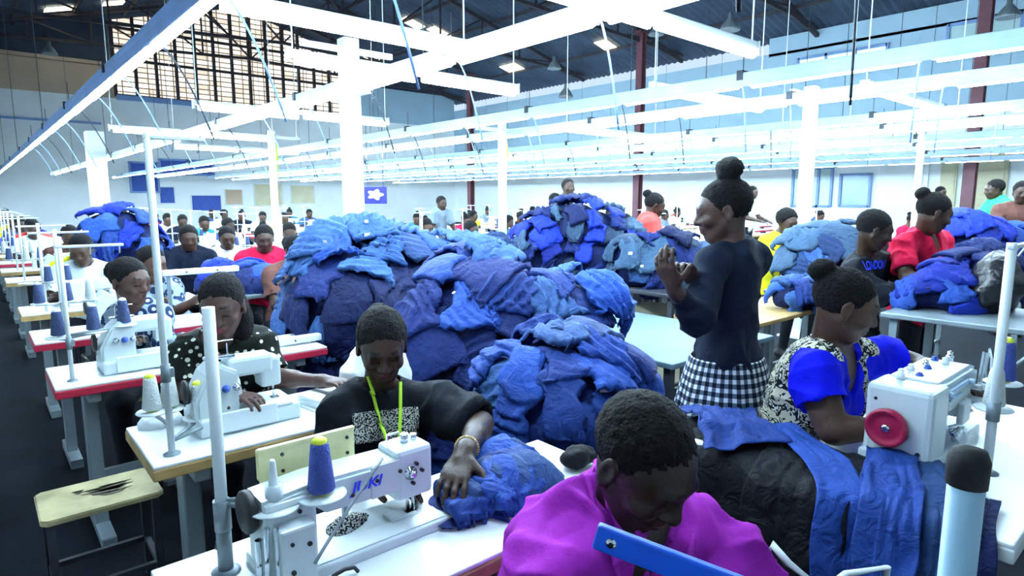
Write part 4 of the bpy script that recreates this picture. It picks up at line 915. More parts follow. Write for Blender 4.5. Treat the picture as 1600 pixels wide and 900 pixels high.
    if legs:
        f0 = Vector((fr.x, fr.y, 0)).normalized(); l0 = Vector((lat.x, lat.y, 0)).normalized(); Pv = J['Pv']; hh = max(h, .011)
        if legs == 'sit':
            LP = [ell(Pv+Vector((0,0,-.02)), (.175*b,.14*b,.11), [list(l0), list(f0), [0,0,1]], k=.06)]; ft = []
            for sg in (-1, 1):
                hip = Pv+l0*sg*.095+Vector((0,0,-.03)); kn = Vector((Pv.x, Pv.y, .50))+f0*.40+l0*sg*.13; an = Vector((kn.x, kn.y, .10))-f0*.06
                LP += [cap(hip, kn, .085*b, .062, k=.05), cap(kn, an, .06, .042, k=.03)]; ft.append(an)
            LP.append(pln(J['Pv']+Vector((0,0,.06)), (0,0,1)))
        else:
            LP = [ell(Pv, (.16*b,.12*b,.12), [list(l0), list(f0), [0,0,1]], k=.06)]; ft = []
            for sg in (-1, 1):
                hip = Pv+l0*sg*.085+Vector((0,0,-.05)); kn = Vector((Pv.x, Pv.y, .5))+f0*.02+l0*sg*.095; an = Vector((Pv.x, Pv.y, .10))+l0*sg*.10-f0*.01
                LP += [cap(hip, kn, .085*b, .06, k=.05), cap(kn, an, .058, .042, k=.03)]; ft.append(an)
        V, Q = sdf_mesh(LP, hh); npmesh('trousers', V, Q, SH[trous] if isinstance(trous, str) else trous, root, org=org)
        if shoes:
            for an in ft:
                a0 = Vector((an.x, an.y, .045))-f0*.05; V, Q = sdf_mesh([cap(a0, a0+f0*.17+Vector((0,0,-.012)), .042, .034, k=.03), cap(Vector((an.x, an.y, .06)), an, .045, .044, k=.03), pln((0,0,.001), (0,0,-1))], .009)
                npmesh('shoe', V, Q, M['black'], root, org=org)
    return root
def patch_on(root, part, center, fr, up, wd, ht, m, name, off=.003, n=(30,14)):
    """printed patch following the surface of a garment"""
    ob = [o for o in root.children if o.name.split('.')[0] == part][0]; me = ob.data; org = root.location
    bv = BVHTree.FromPolygons([tuple(v.co+org) for v in me.vertices], [tuple(p.vertices) for p in me.polygons])
    fr = unit(fr); up = unit(Vector(up)-fr*Vector(up).dot(fr)); lat = fr.cross(up); V = []
    for i in range(n[0]):
        for j in range(n[1]):
            o_ = Vector(center)+lat*((i/(n[0]-1)-.5)*wd)+up*((j/(n[1]-1)-.5)*ht)+fr*.3; loc, nn, _, _ = bv.ray_cast(o_, -fr)
            if loc is None: loc = o_-fr*.3
            V.append(tuple(loc+fr*off))
    I = np.arange(n[0]*n[1]).reshape(n); Q = np.stack([I[:-1,:-1], I[1:,:-1], I[1:,1:], I[:-1,1:]], -1).reshape(-1, 4)
    o = npmesh(name, np.array(V), Q, m, root, org=org); s = o.modifiers.new('t', 'SOLIDIFY'); s.thickness = .0015; return o, bv
def text_mesh(txt, size, shear=0, ext=.0):
    cu = bpy.data.curves.new('lettering', 'FONT'); cu.body = txt; cu.size = size; cu.align_x = 'CENTER'; cu.align_y = 'CENTER'; cu.shear = shear; cu.extrude = ext; cu.offset = size*.02
    ob = bpy.data.objects.new('lettering', cu); C.objects.link(ob); dg = bpy.context.evaluated_depsgraph_get(); dg.update(); me = bpy.data.meshes.new_from_object(ob.evaluated_get(dg)); bpy.data.objects.remove(ob); return me
def text_on(bv, root, txt, center, fr, up, size, m, name='lettering', off=.005, shear=0, sx=1.):
    me = text_mesh(txt, size, shear); fr = unit(fr); up = unit(Vector(up)-fr*Vector(up).dot(fr)); lat = up.cross(fr)
    for v in me.vertices:
        o_ = Vector(center)+lat*v.co.x*sx+up*v.co.y; hit = bv.ray_cast(o_+fr*.3, -fr)[0] if bv else None
        v.co = ((hit if hit else o_)+fr*off)-root.location
    return link(name, me, m, root)
def jt(**k): return {a: Vector(b) for a, b in k.items()}
# --- man in magenta shirt
J = jt(Hc=D(1003,722,1.10), Nb=D(990,795,1.20), Pv=(.80,.86,.55), SR=D(868,880,1.10), SL=D(1125,862,1.22), ER=D(830,1010,1.0), EL=D(1170,1000,1.1), WR=(.70,.20,.83), WL=(1.02,.24,.83))
P1 = build_person('person in a magenta collared shirt looking down in the foreground', J, 262, hp=(268,36), hs=1.02, hair='crop', h=.0042, shirt=('shirt', SH['magenta'], {}), neck='collar', sleeve=.95, b=1.04, g=.016, wr=.015, skin=(.030,.015,.011), lip=(.06,.02,.018), broad=1.03)
mg = J
# --- woman in black T-shirt
J = jt(Hc=D(597,540,1.98), Nb=D(592,612,2.06), Pv=(1.0,1.87,.55), SR=D(535,645,2.0), SL=D(668,630,2.06), ER=D(515,735,1.98), EL=D(752,662,1.90), WR=(.70,1.40,.86), WL=PZ(726,706,.885))
fdir = PZ(700,772,.835)-PZ(726,706,.885)
P2 = build_person('person in a black T-shirt with a lime lanyard sewing at the near table', J, 250, hp=(246,27), hs=.97, fem=True, hair='nape', h=.0048, shirt=('t_shirt', SH['black'], {}), neck='crew', sleeve=.97, b=.98, bust=1, g=.02, wr=.007, skin=(.045,.022,.015),
    hands=dict(L=dict(f=fdir, n=(0,0,-1), curl=.30, spread=.24, s=.98, ts=1), R=dict(f=(.6,-.6,-.2), n=(0,0,-1), curl=.3)))
lat, fr, up = torso_frame(J)
fv = unit(Vector((0,0,EYE))-J['Nb']); fv.z = 0; fv = unit(Vector((-.35,-1,.1)))
pt, bvT = patch_on(P2, 't_shirt', D(612,676,1.85), fv, (0,0,1), .21, .095, M['print'], 'chest_print')
def strap(bv, root, pts, w_, m, name, fr, off=.004, n=30):
    P = [Vector(p) for p in pts]; V = []; fr = unit(fr)
    L_ = [0]
    for a, b in zip(P[:-1], P[1:]): L_.append(L_[-1]+(b-a).length)
    cen = [Vector([np.interp(t_, L_, [p[k] for p in P]) for k in range(3)]) for t_ in np.linspace(0, L_[-1], n)]
    for i, q in enumerate(cen):
        d = (cen[min(i+1, n-1)]-cen[max(i-1, 0)]).normalized(); s = d.cross(fr).normalized()
        for sg in (-.5, .5):
            o_ = q+s*sg*w_; hit = bv.ray_cast(o_+fr*.25, -fr)[0]; V.append(tuple((hit if hit and (hit-o_).length < .05 else o_)+fr*off))
    I = np.arange(2*n).reshape(n, 2); Q = np.stack([I[:-1,0], I[1:,0], I[1:,1], I[:-1,1]], -1)
    o = npmesh(name, np.array(V), Q, m, root, org=root.location); sm = o.modifiers.new('t', 'SOLIDIFY'); sm.thickness = .002; return o
t = empty('lanyard', P2.location, 'thin lime green lanyard hanging in a V from the neck of the black T-shirt', 'lanyard')
strap(bvT, t, [D(574,588,1.965), D(586,622,1.93), D(600,675,1.88), D(608,700,1.85)], .010, M['lime'], 'strap', fv, off=.006)
strap(bvT, t, [D(625,596,1.94), D(625,640,1.90), D(624,675,1.87), D(622,700,1.85)], .010, M['lime'], 'strap', fv, off=.006)
w0, w1 = J['WL'], J['EL']; q = unit(w1-w0)
t = empty('bracelet', w0+q*.035, 'thin golden bracelet on the wrist over the blue garment', 'bracelet')
mb = MB()
qm = q.to_track_quat('Z', 'Y').to_matrix()
for i in range(28):
    a0, a1 = 2*math.pi*i/28, 2*math.pi*(i+1)/28; mb.tube(qm @ Vector((.031*math.cos(a0), .031*math.sin(a0), 0)), qm @ Vector((.031*math.cos(a1), .031*math.sin(a1), 0)), .004, n=8)
mb.build('band', M['gold'], t)
# --- woman in vivid blue and patterned top
J = jt(Hc=D(1320,478,2.06), Nb=D(1296,548,2.12), Pv=(2.26,1.04,.55), SR=D(1272,585,2.0), SL=D(1372,560,2.24), ER=D(1300,672,1.90), EL=D(1425,572,2.22), WR=D(1385,668,1.84), WL=D(1462,586,2.06))
P3 = build_person('person in a vivid blue top and black-and-cream vest, hair in a bun', J, 300, hp=(303,22), hs=.98, fem=True, hair='backbun', h=.0055, b=1.12, bust=1, armk=1.12, g=.012,
    shirt=[('blouse', SH['blue'], dict(sleeve=.52, neck='v', flare=.012)), ('vest', M['leaf'], dict(sleeve=0, neck='open', g=.010, hem=-.16, tank=1))], skin=(.075,.038,.024), lip=(.13,.04,.035),
    hands=dict(L=dict(f=(.3,-.8,-.25), n=(0,0,-1), curl=.5), R=dict(f=(.8,-.5,-.1), n=(0,0,-1), curl=.5)), trous='trous')
# --- standing woman in navy sweater and plaid skirt
k = 2.4/2.2
J = jt(Hc=D(1130,330,2.40), Nb=D(1143,388,2.42), Pv=D(1135,566,2.42), SL=D(1112,412,2.32), SR=D(1172,405,2.52), EL=D(1088,500,2.20), ER=D(1120,500,2.48), WL=D(1054,452,2.12), WR=D(1082,436,2.28))
P4 = build_person('person standing in a dark navy sweater and plaid skirt', J, 118, hp=(128,14), hs=.98, fem=True, hair='topbun', h=.0058, b=.86, g=.012, legs='stand', shirt=('sweater', SH['navy'], dict(hem=-.045)), neck='crew', sleeve=1.82, armk=.98, skin=(.07,.036,.026), wr=.006,
    hands=dict(L=dict(f=D(1037,412,2.08)-D(1054,452,2.12), n=D(1075,415,2.2)-D(1040,420,2.08), curl=.45, s=.95, ts=-1), R=dict(f=D(1062,408,2.2)-D(1082,436,2.28), n=(-.3,-.3,-.9), curl=.6, s=.95)), trous='trous')
pv = J['Pv']; zt = pv.z+.03
def skirt(root, pv, z0, z1, r0, r1, m, n=150, rows=46, pleats=13):
    V = []; UV = []
    for j in range(rows):
        t_ = j/(rows-1); z = z0+(z1-z0)*t_; r = r0+(r1-r0)*t_**.8
        for i in range(n):
            a = 2*math.pi*i/n; rr = r*(1+.055*t_*math.sin(pleats*a+1.5*math.sin(a*3))+.03*t_*math.sin(5*a))
            V.append((pv.x+math.cos(a)*rr*1.08, pv.y+math.sin(a)*rr*.95, z+.006*math.sin(a*4)*t_)); UV.append((a*r0*1.35, z, 0))
    I = np.arange(n*rows).reshape(rows, n); In = np.roll(I, -1, 1); Q = np.stack([I[:-1], In[:-1], In[1:], I[1:]], -1).reshape(-1, 4)[:, ::-1]
    o = npmesh('skirt', np.array(V), Q, m, root, uvw=np.array(UV), org=root.location); s = o.modifiers.new('t', 'SOLIDIFY'); s.thickness = .004; return o
skirt(P4, pv, zt, .50, .140, .245, M['plaid'])
# --- girl in polka dots behind the second table
J = jt(Hc=PYy(347,478,2.50), Nb=PYy(347,528,2.64), Pv=(.88,2.88,.55), SR=PYy(298,548,2.68), SL=PYy(398,540,2.64), ER=PYy(290,610,2.60), EL=PYy(425,590,2.56), WR=(.66,2.30,.85), WL=(.98,2.26,.85))
P5 = build_person('person in a black top with cream dots, long dark hair, sewing behind the second table', J, 250, hp=(242,20), hs=.97, fem=True, hair='long', h=.0065, shirt=('blouse', M['dots'], {}), neck='crew', sleeve=.9, b=1., bust=1, g=.018, skin=(.085,.042,.032), lip=(.2,.05,.05))
# --- profile worker behind the red-edged table and the one next to her
J = jt(Hc=PYy(203,440,3.72), Nb=PYy(205,478,3.85), Pv=(.72,4.05,.55), SR=PYy(190,500,3.86), SL=PYy(250,497,3.82), ER=PYy(185,545,3.75), EL=PYy(258,540,3.7), WR=(.55,3.5,.86), WL=(.85,3.48,.86))
build_person('person in a navy and white floral top behind the red-edged table', J, 290, hp=(300,12), hs=1.0, fem=True, hair='nape', h=.009, shirt=('blouse', M['floral'], {}), sleeve=1.5, skin=(.09,.045,.032), bust=1)
J = jt(Hc=PYy(238,412,4.95), Nb=PYy(240,440,5.05), Pv=(1.1,5.2,.55), SR=PYy(222,456,5.05), SL=PYy(268,455,5.0), ER=PYy(215,490,4.95), EL=PYy(270,490,4.9), WR=(.9,4.7,.86), WL=(1.15,4.7,.86))
build_person('person with dark hair tied back sitting just behind the floral top worker', J, 280, hp=(290,15), hs=1.0, fem=True, hair='nape', h=.011, shirt=('blouse', M['floral'], {}), sleeve=.9, skin=(.10,.05,.035))
# --- hoodie worker and red shirt woman at the standing-height table
J = jt(Hc=D(1366,360,3.95), Nb=D(1352,402,4.05), Pv=D(1335,520,4.25), SR=D(1338,425,3.98), SL=D(1390,415,4.2), ER=D(1378,462,3.86), EL=D(1425,440,4.08), WR=D(1432,450,3.72), WL=D(1458,436,3.85))
P6 = build_person('person in a black hoodie with a blue lettered chest, bent over the standing-height table', J, 300, hp=(304,22), hs=1.02, hair='short', h=.0085, shirt=('hoodie', SH['black'], dict(hem=-.1)), sleeve=1.9, legs='stand', g=.02, skin=(.035,.018,.012))
lat, fr, up = torso_frame(J); ob = [o for o in P6.children if o.name.startswith('hoodie')][0]
bvh_ = BVHTree.FromPolygons([tuple(v.co+P6.location) for v in ob.data.vertices], [tuple(p.vertices) for p in ob.data.polygons])
M['letter'] = mat('blue lettering', (.01,.05,.85), .5)
text_on(bvh_, P6, 'LONDON', D(1381,416,3.9), azv(255), (0,0,1), .075, M['letter'], sx=.62)
J = jt(Hc=D(1459,333,4.06), Nb=D(1441,366,4.18), Pv=D(1432,480,4.35), SR=D(1412,385,4.08), SL=D(1468,378,4.34), ER=D(1415,432,3.95), EL=D(1476,428,4.25), WR=D(1458,440,3.82), WL=D(1483,440,3.98))
P7 = build_person('person in a crimson jersey with small hair bun, working at the standing-height table', J, 305, hp=(308,24), hs=1.02, fem=True, hair='backbun', h=.0085, shirt=('jersey', SH['red'], dict(hem=-.12)), neck='v', sleeve=.8, legs='stand', b=1.08, bust=1, g=.02, skin=(.06,.03,.02))
# ================================================================ SEWING MACHINES AND THREAD STANDS
def B(o): return MB(o)
def lockstitch(loc, label, group=None, hi=True, wheel='chrome', name='sewing_machine'):
    """local frame: X to the needle end, operator at +Y, z=0 on the table"""
    t = empty(name, loc, label, 'sewing machine', group)
    b = MB().box((.24,0,.012), (.50,.17,.024), bev=.004).box((.045,0,.10), (.11,.115,.16), bev=.012).prism([(-.01,.14),(.10,.14),(.125,.118),(.30,.112),(.30,.19),(.10,.195),(-.01,.185)], .10, Matrix.Translation((0,.05,0)) @ Matrix.Rotation(math.pi/2, 4, 'X'), bev=.008)
    b.box((.345,0,.145), (.10,.095,.125), bev=.012).build('machine_body', M['machine'], t)
    MB().box((.392,0,.135), (.008,.07,.10), bev=.002).build('face_plate', M['white'], t)
    MB().tube((.35,0,.03), (.35,0,.10), .004, n=8).tube((.365,.0,.026), (.365,0,.10), .0045, n=8).box((.358,0,.026), (.03,.018,.004)).build('needle_bar', M['chrome'], t)
    MB().lathe((-.012,0,.155), [(.012,0),(.042,.004),(.045,.012),(.045,.020),(.038,.026),(.02,.028)], 20, axis=(-1,0,0)).build('hand_wheel', M['black'] if wheel == 'chrome' else M[wheel], t)
    if hi:
        mb = MB()
        for x, z in ((.02,.09),(.06,.15),(.30,.165),(.345,.17),(.36,.15),(.335,.125),(.18,.145),(.24,.16)): mb.tube((x,-.0485 if x>.29 else -.055,z), (x,-.062 if x < .1 else -.058,z), .0045, n=8)
        build_each(mb, 'screw', M['black'], t)
        MB().lathe((.33,-.048,.15), [(.016,0),(.017,.004),(.008,.006),(.008,.012),(.012,.014),(.004,.02)], 14, axis=(0,-1,0)).build('tension_knob', M['chrome'], t)
        MB().tube((.30,0,.19), (.30,0,.235), .003, n=6).tube((.345,0,.205), (.345,0,.228), .010, n=12).tube((.37,0,.205), (.37,0,.222), .008, n=12).tube((.30,0,.235), (.33,0,.235), .003, n=6).build('thread_guide', M['chrome'], t)
        MB().box((.24,-.045,.0255), (.34,.06,.003)).box((.33,0,.026), (.07,.05,.004)).build('slide_plate', M['white'], t)
    return t
def overlock(loc, label, group=None, hi=True):
    t = empty('overlock_machine', loc, label, 'sewing machine', group)
    MB().box((.16,.0,.03), (.34,.22,.06), bev=.01).prism([(-.01,.05),(.13,.05),(.13,.20),(.07,.235),(.03,.20),(-.01,.12)], .15, Matrix.Translation((0,.075,0)) @ Matrix.Rotation(math.pi/2, 4, 'X'), bev=.01).box((.19,.02,.20), (.16,.09,.07), bev=.014).box((.26,.02,.165), (.075,.08,.11), bev=.012).build('machine_body', M['machine'], t)
    MB().box((.14,-.116,.045), (.2,.012,.07), bev=.004).box((.23,-.07,.064), (.14,.08,.008)).build('front_cover', M['white'], t)
    MB().lathe((-.012,.0,.14), [(.012,0),(.04,.004),(.042,.016),(.03,.02)], 18, axis=(-1,0,0)).build('hand_wheel', M['black'], t)
    MB().tube((.27,.0,.06), (.27,.0,.12), .004, n=8).box((.27,-.01,.066), (.03,.03,.006)).build('needle_bar', M['chrome'], t)
    if hi:
        for k_ in range(3): MB().lathe((.05+.035*k_,-.077,.15), [(.013,0),(.014,.004),(.006,.006),(.006,.014),(.010,.016),(.003,.022)], 12, axis=(0,-1,0)).build('tension_dial', M['chrome' if k_ != 1 else 'bluew'], t)
        MB().box((.09,.0,.245), (.10,.03,.012), bev=.003).tube((.07,0,.25), (.07,0,.30), .003, n=6).tube((.12,0,.25), (.12,0,.29), .003, n=6).tube((.05,-.0,.30), (.14,-.0,.30), .003, n=6).build('thread_guide', M['chrome'], t)
    return t
def cone(loc, m, label, tipm=None, s=1., group=None):
    t = empty('thread_cone', loc, label, 'thread cone', group)
    MB().lathe((0,0,.004), [(.026*s,0),(.029*s,.004),(.019*s,.098*s),(.017*s,.104*s)], 20).build('thread', m, t)
    MB().lathe((0,0,0), [(.020*s,0),(.020*s,.004)], 16).lathe((0,0,.10*s), [(.0165*s,0),(.0155*s,.014*s),(.008*s,.02*s)], 16).build('cone_core', M[tipm] if tipm else M['tag'], t)
    return t
def thread_stand(base, zt, label, trays, rod=.0125, arms=((.0,1.0),), armlen=.16, m='white', zbase=.76, clamp=True, group=None, top_arm=True, cap_m=None):
    """pole standing on the table; trays = [(dx, dy, z)] relative to the pole"""
    bx, by = base; t = empty('thread_stand', (bx, by, zbase), label, 'thread stand', group); h_ = zt-zbase
    MB().tube((0,0,0), (0,0,h_), rod, n=14).build('pole', M[m], t)
    MB().lathe((0,0,0), [(rod*2.4,0),(rod*2.4,.006),(rod*1.3,.012)], 16).build('foot', M['grey'], t)
    for dx, dy, z in trays:
        z -= zbase
        MB().tube((0,0,z-.008), (dx,dy,z-.008), .006, n=8).tube((dx,dy,z-.012), (dx,dy,z+.055), .0035, n=8).build('tray_arm', M['grey'], t)
        MB().lathe((dx,dy,z-.004), [(.048,0),(.052,.003),(.050,.0055),(.012,.0056)], 24).build('tray', M['white'], t)
    if clamp: MB().tube((0,0,h_*.24), (0,0,h_*.24+.055), rod*1.35, n=14).box((rod*1.3,0,h_*.24+.028), (.018,.02,.03), bev=.003).build('clamp', M['grey'], t)
    if top_arm: MB().box((armlen/2,0,h_-.012), (armlen+.03,.018,.012), bev=.003).tube((armlen*.5,0,h_-.012), (armlen*.5,.02,h_-.05), .003).tube((armlen,0,h_-.012), (armlen,.02,h_-.05), .003).build('guide_arm', M['white'], t)
    if cap_m: MB().lathe((0,0,h_-.035), [(rod*1.12,0),(rod*1.15,.03),(rod*.9,.042),(rod*.4,.045)], 20).build('end_cap', M[cap_m], t)
    return t
# ---- nearest machine, in front of the black T-shirt woman
m1 = lockstitch((.40,1.265,.762), 'cream white lockstitch sewing machine on the nearest table beside the blue cone')
me = text_mesh('JUKI', .034, .25, .0006); 
for v in me.vertices: v.co = Vector((.215+v.co.x*1.15, -.0535-v.co.z, .158+v.co.y))
link('lettering', me, M['letter'], m1)
MB().box((.265,-.0515,.155), (.075,.003,.075), bev=.001).build('arm_cover', M['machine'], m1)
# pale acrylic cover plate behind the arm
a, b_ = PYy(408,752,1.335), PYy(555,672,1.335); t = empty('cover_plate', ((a.x+b_.x)/2, 1.345, a.z-.01), 'pale yellow cover plate with four screws behind the machine arm and blue cone', 'plate')
w_ = b_.x-a.x; MB().box((0,0,.035), (w_,.008,.075), bev=.002).box((0,-.001,.076), (w_,.012,.006)).box((-w_/2+.012,.012,.035), (.02,.03,.07), bev=.003).build('plate', M['cream'], t)
mb = MB()
for x in (-w_/2+.05, w_/2-.02):
    for z in (.018,.056): mb.tube((x,-.004,z), (x,-.008,z), .004, n=8)
build_each(mb, 'screw', M['black'], t)
MB().box((-w_/2+.02,.02,-.10), (.012,.012,.24)).box((w_/2-.02,.02,-.10), (.012,.012,.24)).build('bracket', M['grey'], t)
st1 = thread_stand((.345,1.335), 1.335, 'tall white thread stand pole on the nearest table, left edge, grey sleeve joint', [(.075,-.10,.925),(.165,-.125,.932)], top_arm=False, clamp=False)
MB().tube((0,0,.10), (0,0,.165), .0175, n=14).tube((0,0,.0), (0,0,.10), .0155, n=14).build('sleeve_joint', M['grey'], st1)
cone((.51,1.21,.938), M['cone'], 'deep blue thread cone with a yellow tip on the nearest thread stand', 'yellow')
t = empty('cone_holder', (.42,1.235,.931), 'empty clear and white cone spindle on the nearest thread stand', 'spindle')
MB().lathe((0,0,0), [(.017,0),(.016,.03),(.010,.034),(.006,.09),(.004,.095)], 16).build('spindle', M['machine'], t); MB().lathe((0,0,.0), [(.019,0),(.018,.04),(.012,.042)], 16).build('sleeve', M['clear'], t)
# bobbin winder, small box, knee parts and cables at the left of the machine
t = empty('bobbin_winder', (.50,1.09,.76), 'small white box with a black cable in front of the nearest machine', 'box'); MB().box((0,0,.022), (.06,.05,.044), bev=.006).build('housing', M['white'], t); MB().path([(-.03,0,.046),(-.025,.0,.058),(0,0,.062),(.02,0,.058),(.028,0,.046)], .004, 8).build('cable', M['cableb'], t)
t = empty('oil_gauge', (.355,1.40,.76), 'small black and chrome fitting on the nearest table beside the pole', 'fitting'); MB().tube((0,0,0), (0,0,.03), .006, n=8).tube((-.012,0,.03), (.012,0,.03), .006).lathe((0,0,.03), [(.01,0),(.012,.01),(.004,.018)], 10).build('knob', M['black'], t); MB().lathe((0,0,0),[(.014,0),(.014,.004)],12).build('base', M['chrome'], t)
cab = MB((.40,1.265,.762)); p0 = PYy(598,716,1.205); pts = [p0, PYy(585,735,1.195), PYy(545,795,1.17), PYy(510,850,1.14), PYy(492,880,1.11)]; cab.path(pts, .0035, 8)
tag(cab.build('machine_cable', M['grey']), 'grey cable running from the nearest machine head down to the small white box', 'cable')
t = empty('drive_box', (.405,1.185,.761), 'white drive housing with chrome rods at the foot of the thread stand', 'machine part')
MB().box((.035,0,.07), (.075,.045,.14), bev=.006).build('housing', M['machine'], t)
build_each(MB().tube((-.025,0,.0), (-.02,0,.15), .006).tube((-.01,-.02,.0), (-.004,-.01,.15), .004).tube((-.03,.02,.0), (-.03,.02,.12), .008), 'rod', M['chrome'], t)
build_each(MB().tube((.02,-.022,.05), (.02,-.027,.05), .005, n=8).tube((.055,-.022,.10), (.055,-.027,.10), .005, n=8).tube((.02,-.022,.11), (.02,-.027,.11), .004, n=8), 'screw', M['black'], t)
V, Q = sdf_mesh([ell((.60,1.30,.785),(.045,.03,.022),k=.02), ell((.64,1.315,.782),(.03,.025,.018),k=.02), pln((0,0,.764),(0,0,-1))], .006); V = V+vnormals(V,Q)*(fbm(V*50,2)*.006)[:,None]
o = npmesh('cloth_scrap', V, Q, M['print'], org=(.60,1.30,.764)); o.location = (.60,1.30,.764); tag(o, 'small brown and white patterned cloth scrap under the nearest machine arm', 'cloth')
# ---- machine with the red wheel at the right
t = m2 = empty('overlock_machine', (2.0,.60,.762), 'big white sewing machine with a red hand wheel on the lower right table', 'sewing machine')
MB().box((.25,0,.02), (.52,.19,.04), bev=.006).box((.075,0,.13), (.15,.18,.23), bev=.016).prism([(.12,.14),(.44,.12),(.50,.14),(.50,.235),(.44,.25),(.12,.25)], .15, Matrix.Translation((0,.075,0)) @ Matrix.Rotation(math.pi/2, 4, 'X'), bev=.012).box((.45,0,.15), (.11,.14,.15), bev=.012).build('machine_body', M['machine'], t)
wl = MB().lathe((-.004,.018,.125), [(.014,.016),(.030,.018),(.046,.010),(.055,.006),(.057,.016),(.057,.028),(.050,.034),(.044,.028),(.030,.024),(.016,.030)], 32, axis=(-1,0,0)).build('hand_wheel', M['redw'], t)
MB().lathe((-.030,.018,.125), [(.012,0),(.0125,.006),(.005,.008)], 16, axis=(-1,0,0)).build('wheel_nut', M['chrome'], wl)
build_each(MB().tube((-.004,-.06,.06), (.0,-.06,.06), .006, n=10).tube((-.003,.06,.20), (.0,.06,.20), .005, n=10), 'screw', M['black'], t)
for k_, (x, y, mm_, hh) in enumerate(((.10,.03,'white',.03),(.17,.0,'bluew',.012),(.22,.04,'white',.022),(.28,.01,'bluew',.014),(.33,.03,'chrome',.02),(.38,-.01,'white',.026),(.42,.03,'bluew',.016),(.47,.0,'chrome',.03))):
    MB().lathe((x,y,.245), [(.012,0),(.012,hh*.6),(.008,hh*.65),(.009,hh),(.003,hh+.004)], 12).build('top_knob', M[mm_], t)
MB().box((.25,-.081,.215), (.22,.012,.016), bev=.003).box((.23,-.084,.19), (.12,.008,.008), bev=.002).tube((.14,-.085,.215), (.14,-.10,.215), .009, n=10).tube((.36,-.085,.215), (.36,-.10,.215), .009, n=10).build('side_rail', M['railp'], t)
MB().box((.165,-.080,.165), (.016,.006,.045), bev=.002).build('warning_label', M['redw'], t)
MB().path([(.20,-.08,.10),(.215,-.10,.11),(.235,-.10,.10),(.235,-.09,.085),(.215,-.085,.08)], .004, 8).tube((.26,-.08,.06), (.26,-.10,.06), .022, n=16).tube((.31,-.06,.05), (.31,-.10,.07), .012, n=12).tube((.36,-.06,.09), (.37,-.10,.12), .005).build('hook_parts', M['chrome'], t)
MB().box((.27,-.10,.032), (.20,.03,.02), bev=.004).box((.33,-.085,.12), (.08,.02,.07), bev=.006).tube((.42,-.085,.14), (.42,-.12,.14), .014, n=12).tube((.46,-.085,.18), (.46,-.115,.18), .012, n=12).tube((.40,-.085,.19), (.40,-.11,.19), .010, n=12).build('tension_unit', M['white'], t)
MB().path([(.42,-.12,.14),(.41,-.13,.20),(.44,-.12,.28),(.50,-.10,.30),(.53,-.09,.22),(.50,-.11,.12)], .0035, 6).box((.50,-.085,.20), (.05,.006,.17), rot=Matrix.Rotation(.25,3,'Y')).build('eye_guard', M['clear'], t)
st2 = thread_stand((2.17,.41), 1.43, 'white thread stand pole at the right beside the red-wheel machine', [(.10,.02,.93),(.24,.03,.98)], armlen=.2)
cone((2.41,.44,.986), M['cone'], 'blue thread cone with a yellow ring at the right edge behind the pole', 'yellow', s=1.15)
cone((2.27,.43,.936), M['conew'], 'white thread cone on the stand beside the red-wheel machine')
# close poles at the bottom right
c = D(1512, 738, .68); t = thread_stand((c.x, c.y), c.z+.02, 'close pale pole with a black rubber cap at the bottom right', [], rod=.0185, top_arm=False, clamp=False, zbase=0.0, cap_m='rubber', m='polep')
# blue enamel bar near the camera
a = D(937,838,.66); b_ = D(1230,950,.60); q = (b_-a); t = empty('blue_bar', (b_.x, b_.y, 0), 'bright blue flat metal bar with a rivet crossing in front of the magenta shirt', 'bar')
mbx = MB((b_.x, b_.y, 0)); rot = q.to_track_quat('X', 'Z').to_matrix(); mbx.box((a+b_)/2, (q.length+.01, .012, .030), bev=.003, rot=rot).build('bar', M['blueb'], t)
rv = a+q*.07; vn = (Vector((0,0,EYE))-rv).normalized(); nn = rot @ Vector((0,1,0)); nn = nn if nn.dot(vn) > 0 else -nn
MB((b_.x, b_.y, 0)).lathe(rv+nn*.005, [(.0065,0),(.0065,.002),(.003,.004)], 14, axis=nn).build('rivet', M['chrome'], t)
MB((b_.x, b_.y, 0)).tube((b_.x, b_.y, 0), (b_.x, b_.y, b_.z+.02), .012, n=12).lathe((b_.x, b_.y, 0), [(.12,0),(.12,.012),(.02,.02)], 20).build('pole', M['white'], t)
# white bent tube frame between magenta shirt and hanging cloth
t = empty('tube_frame', (1.42,.52,0), 'white bent tube frame of a chair between the magenta shirt and the hanging cloth', 'frame')
p = [D(1258,900,1.32), D(1232,880,1.34), D(1206,850,1.36), D(1198,862,1.36), D(1203,900,1.36)]; o_ = Vector((1.42,.52,0))
MB(o_).path([(p[0].x,p[0].y,.02), p[0], p[1], p[2], p[3], p[4], (p[4].x,p[4].y,.02)], .009, 10).build('tube', M['white'], t)
a, b_ = D(1322,897,1.40), D(1386,886,1.40); MB(o_).path([p[0]+Vector((.02,-.02,-.05)), a, b_, (b_.x, b_.y, .02)], .009, 10).build('armrest_tube', M['white'], t)
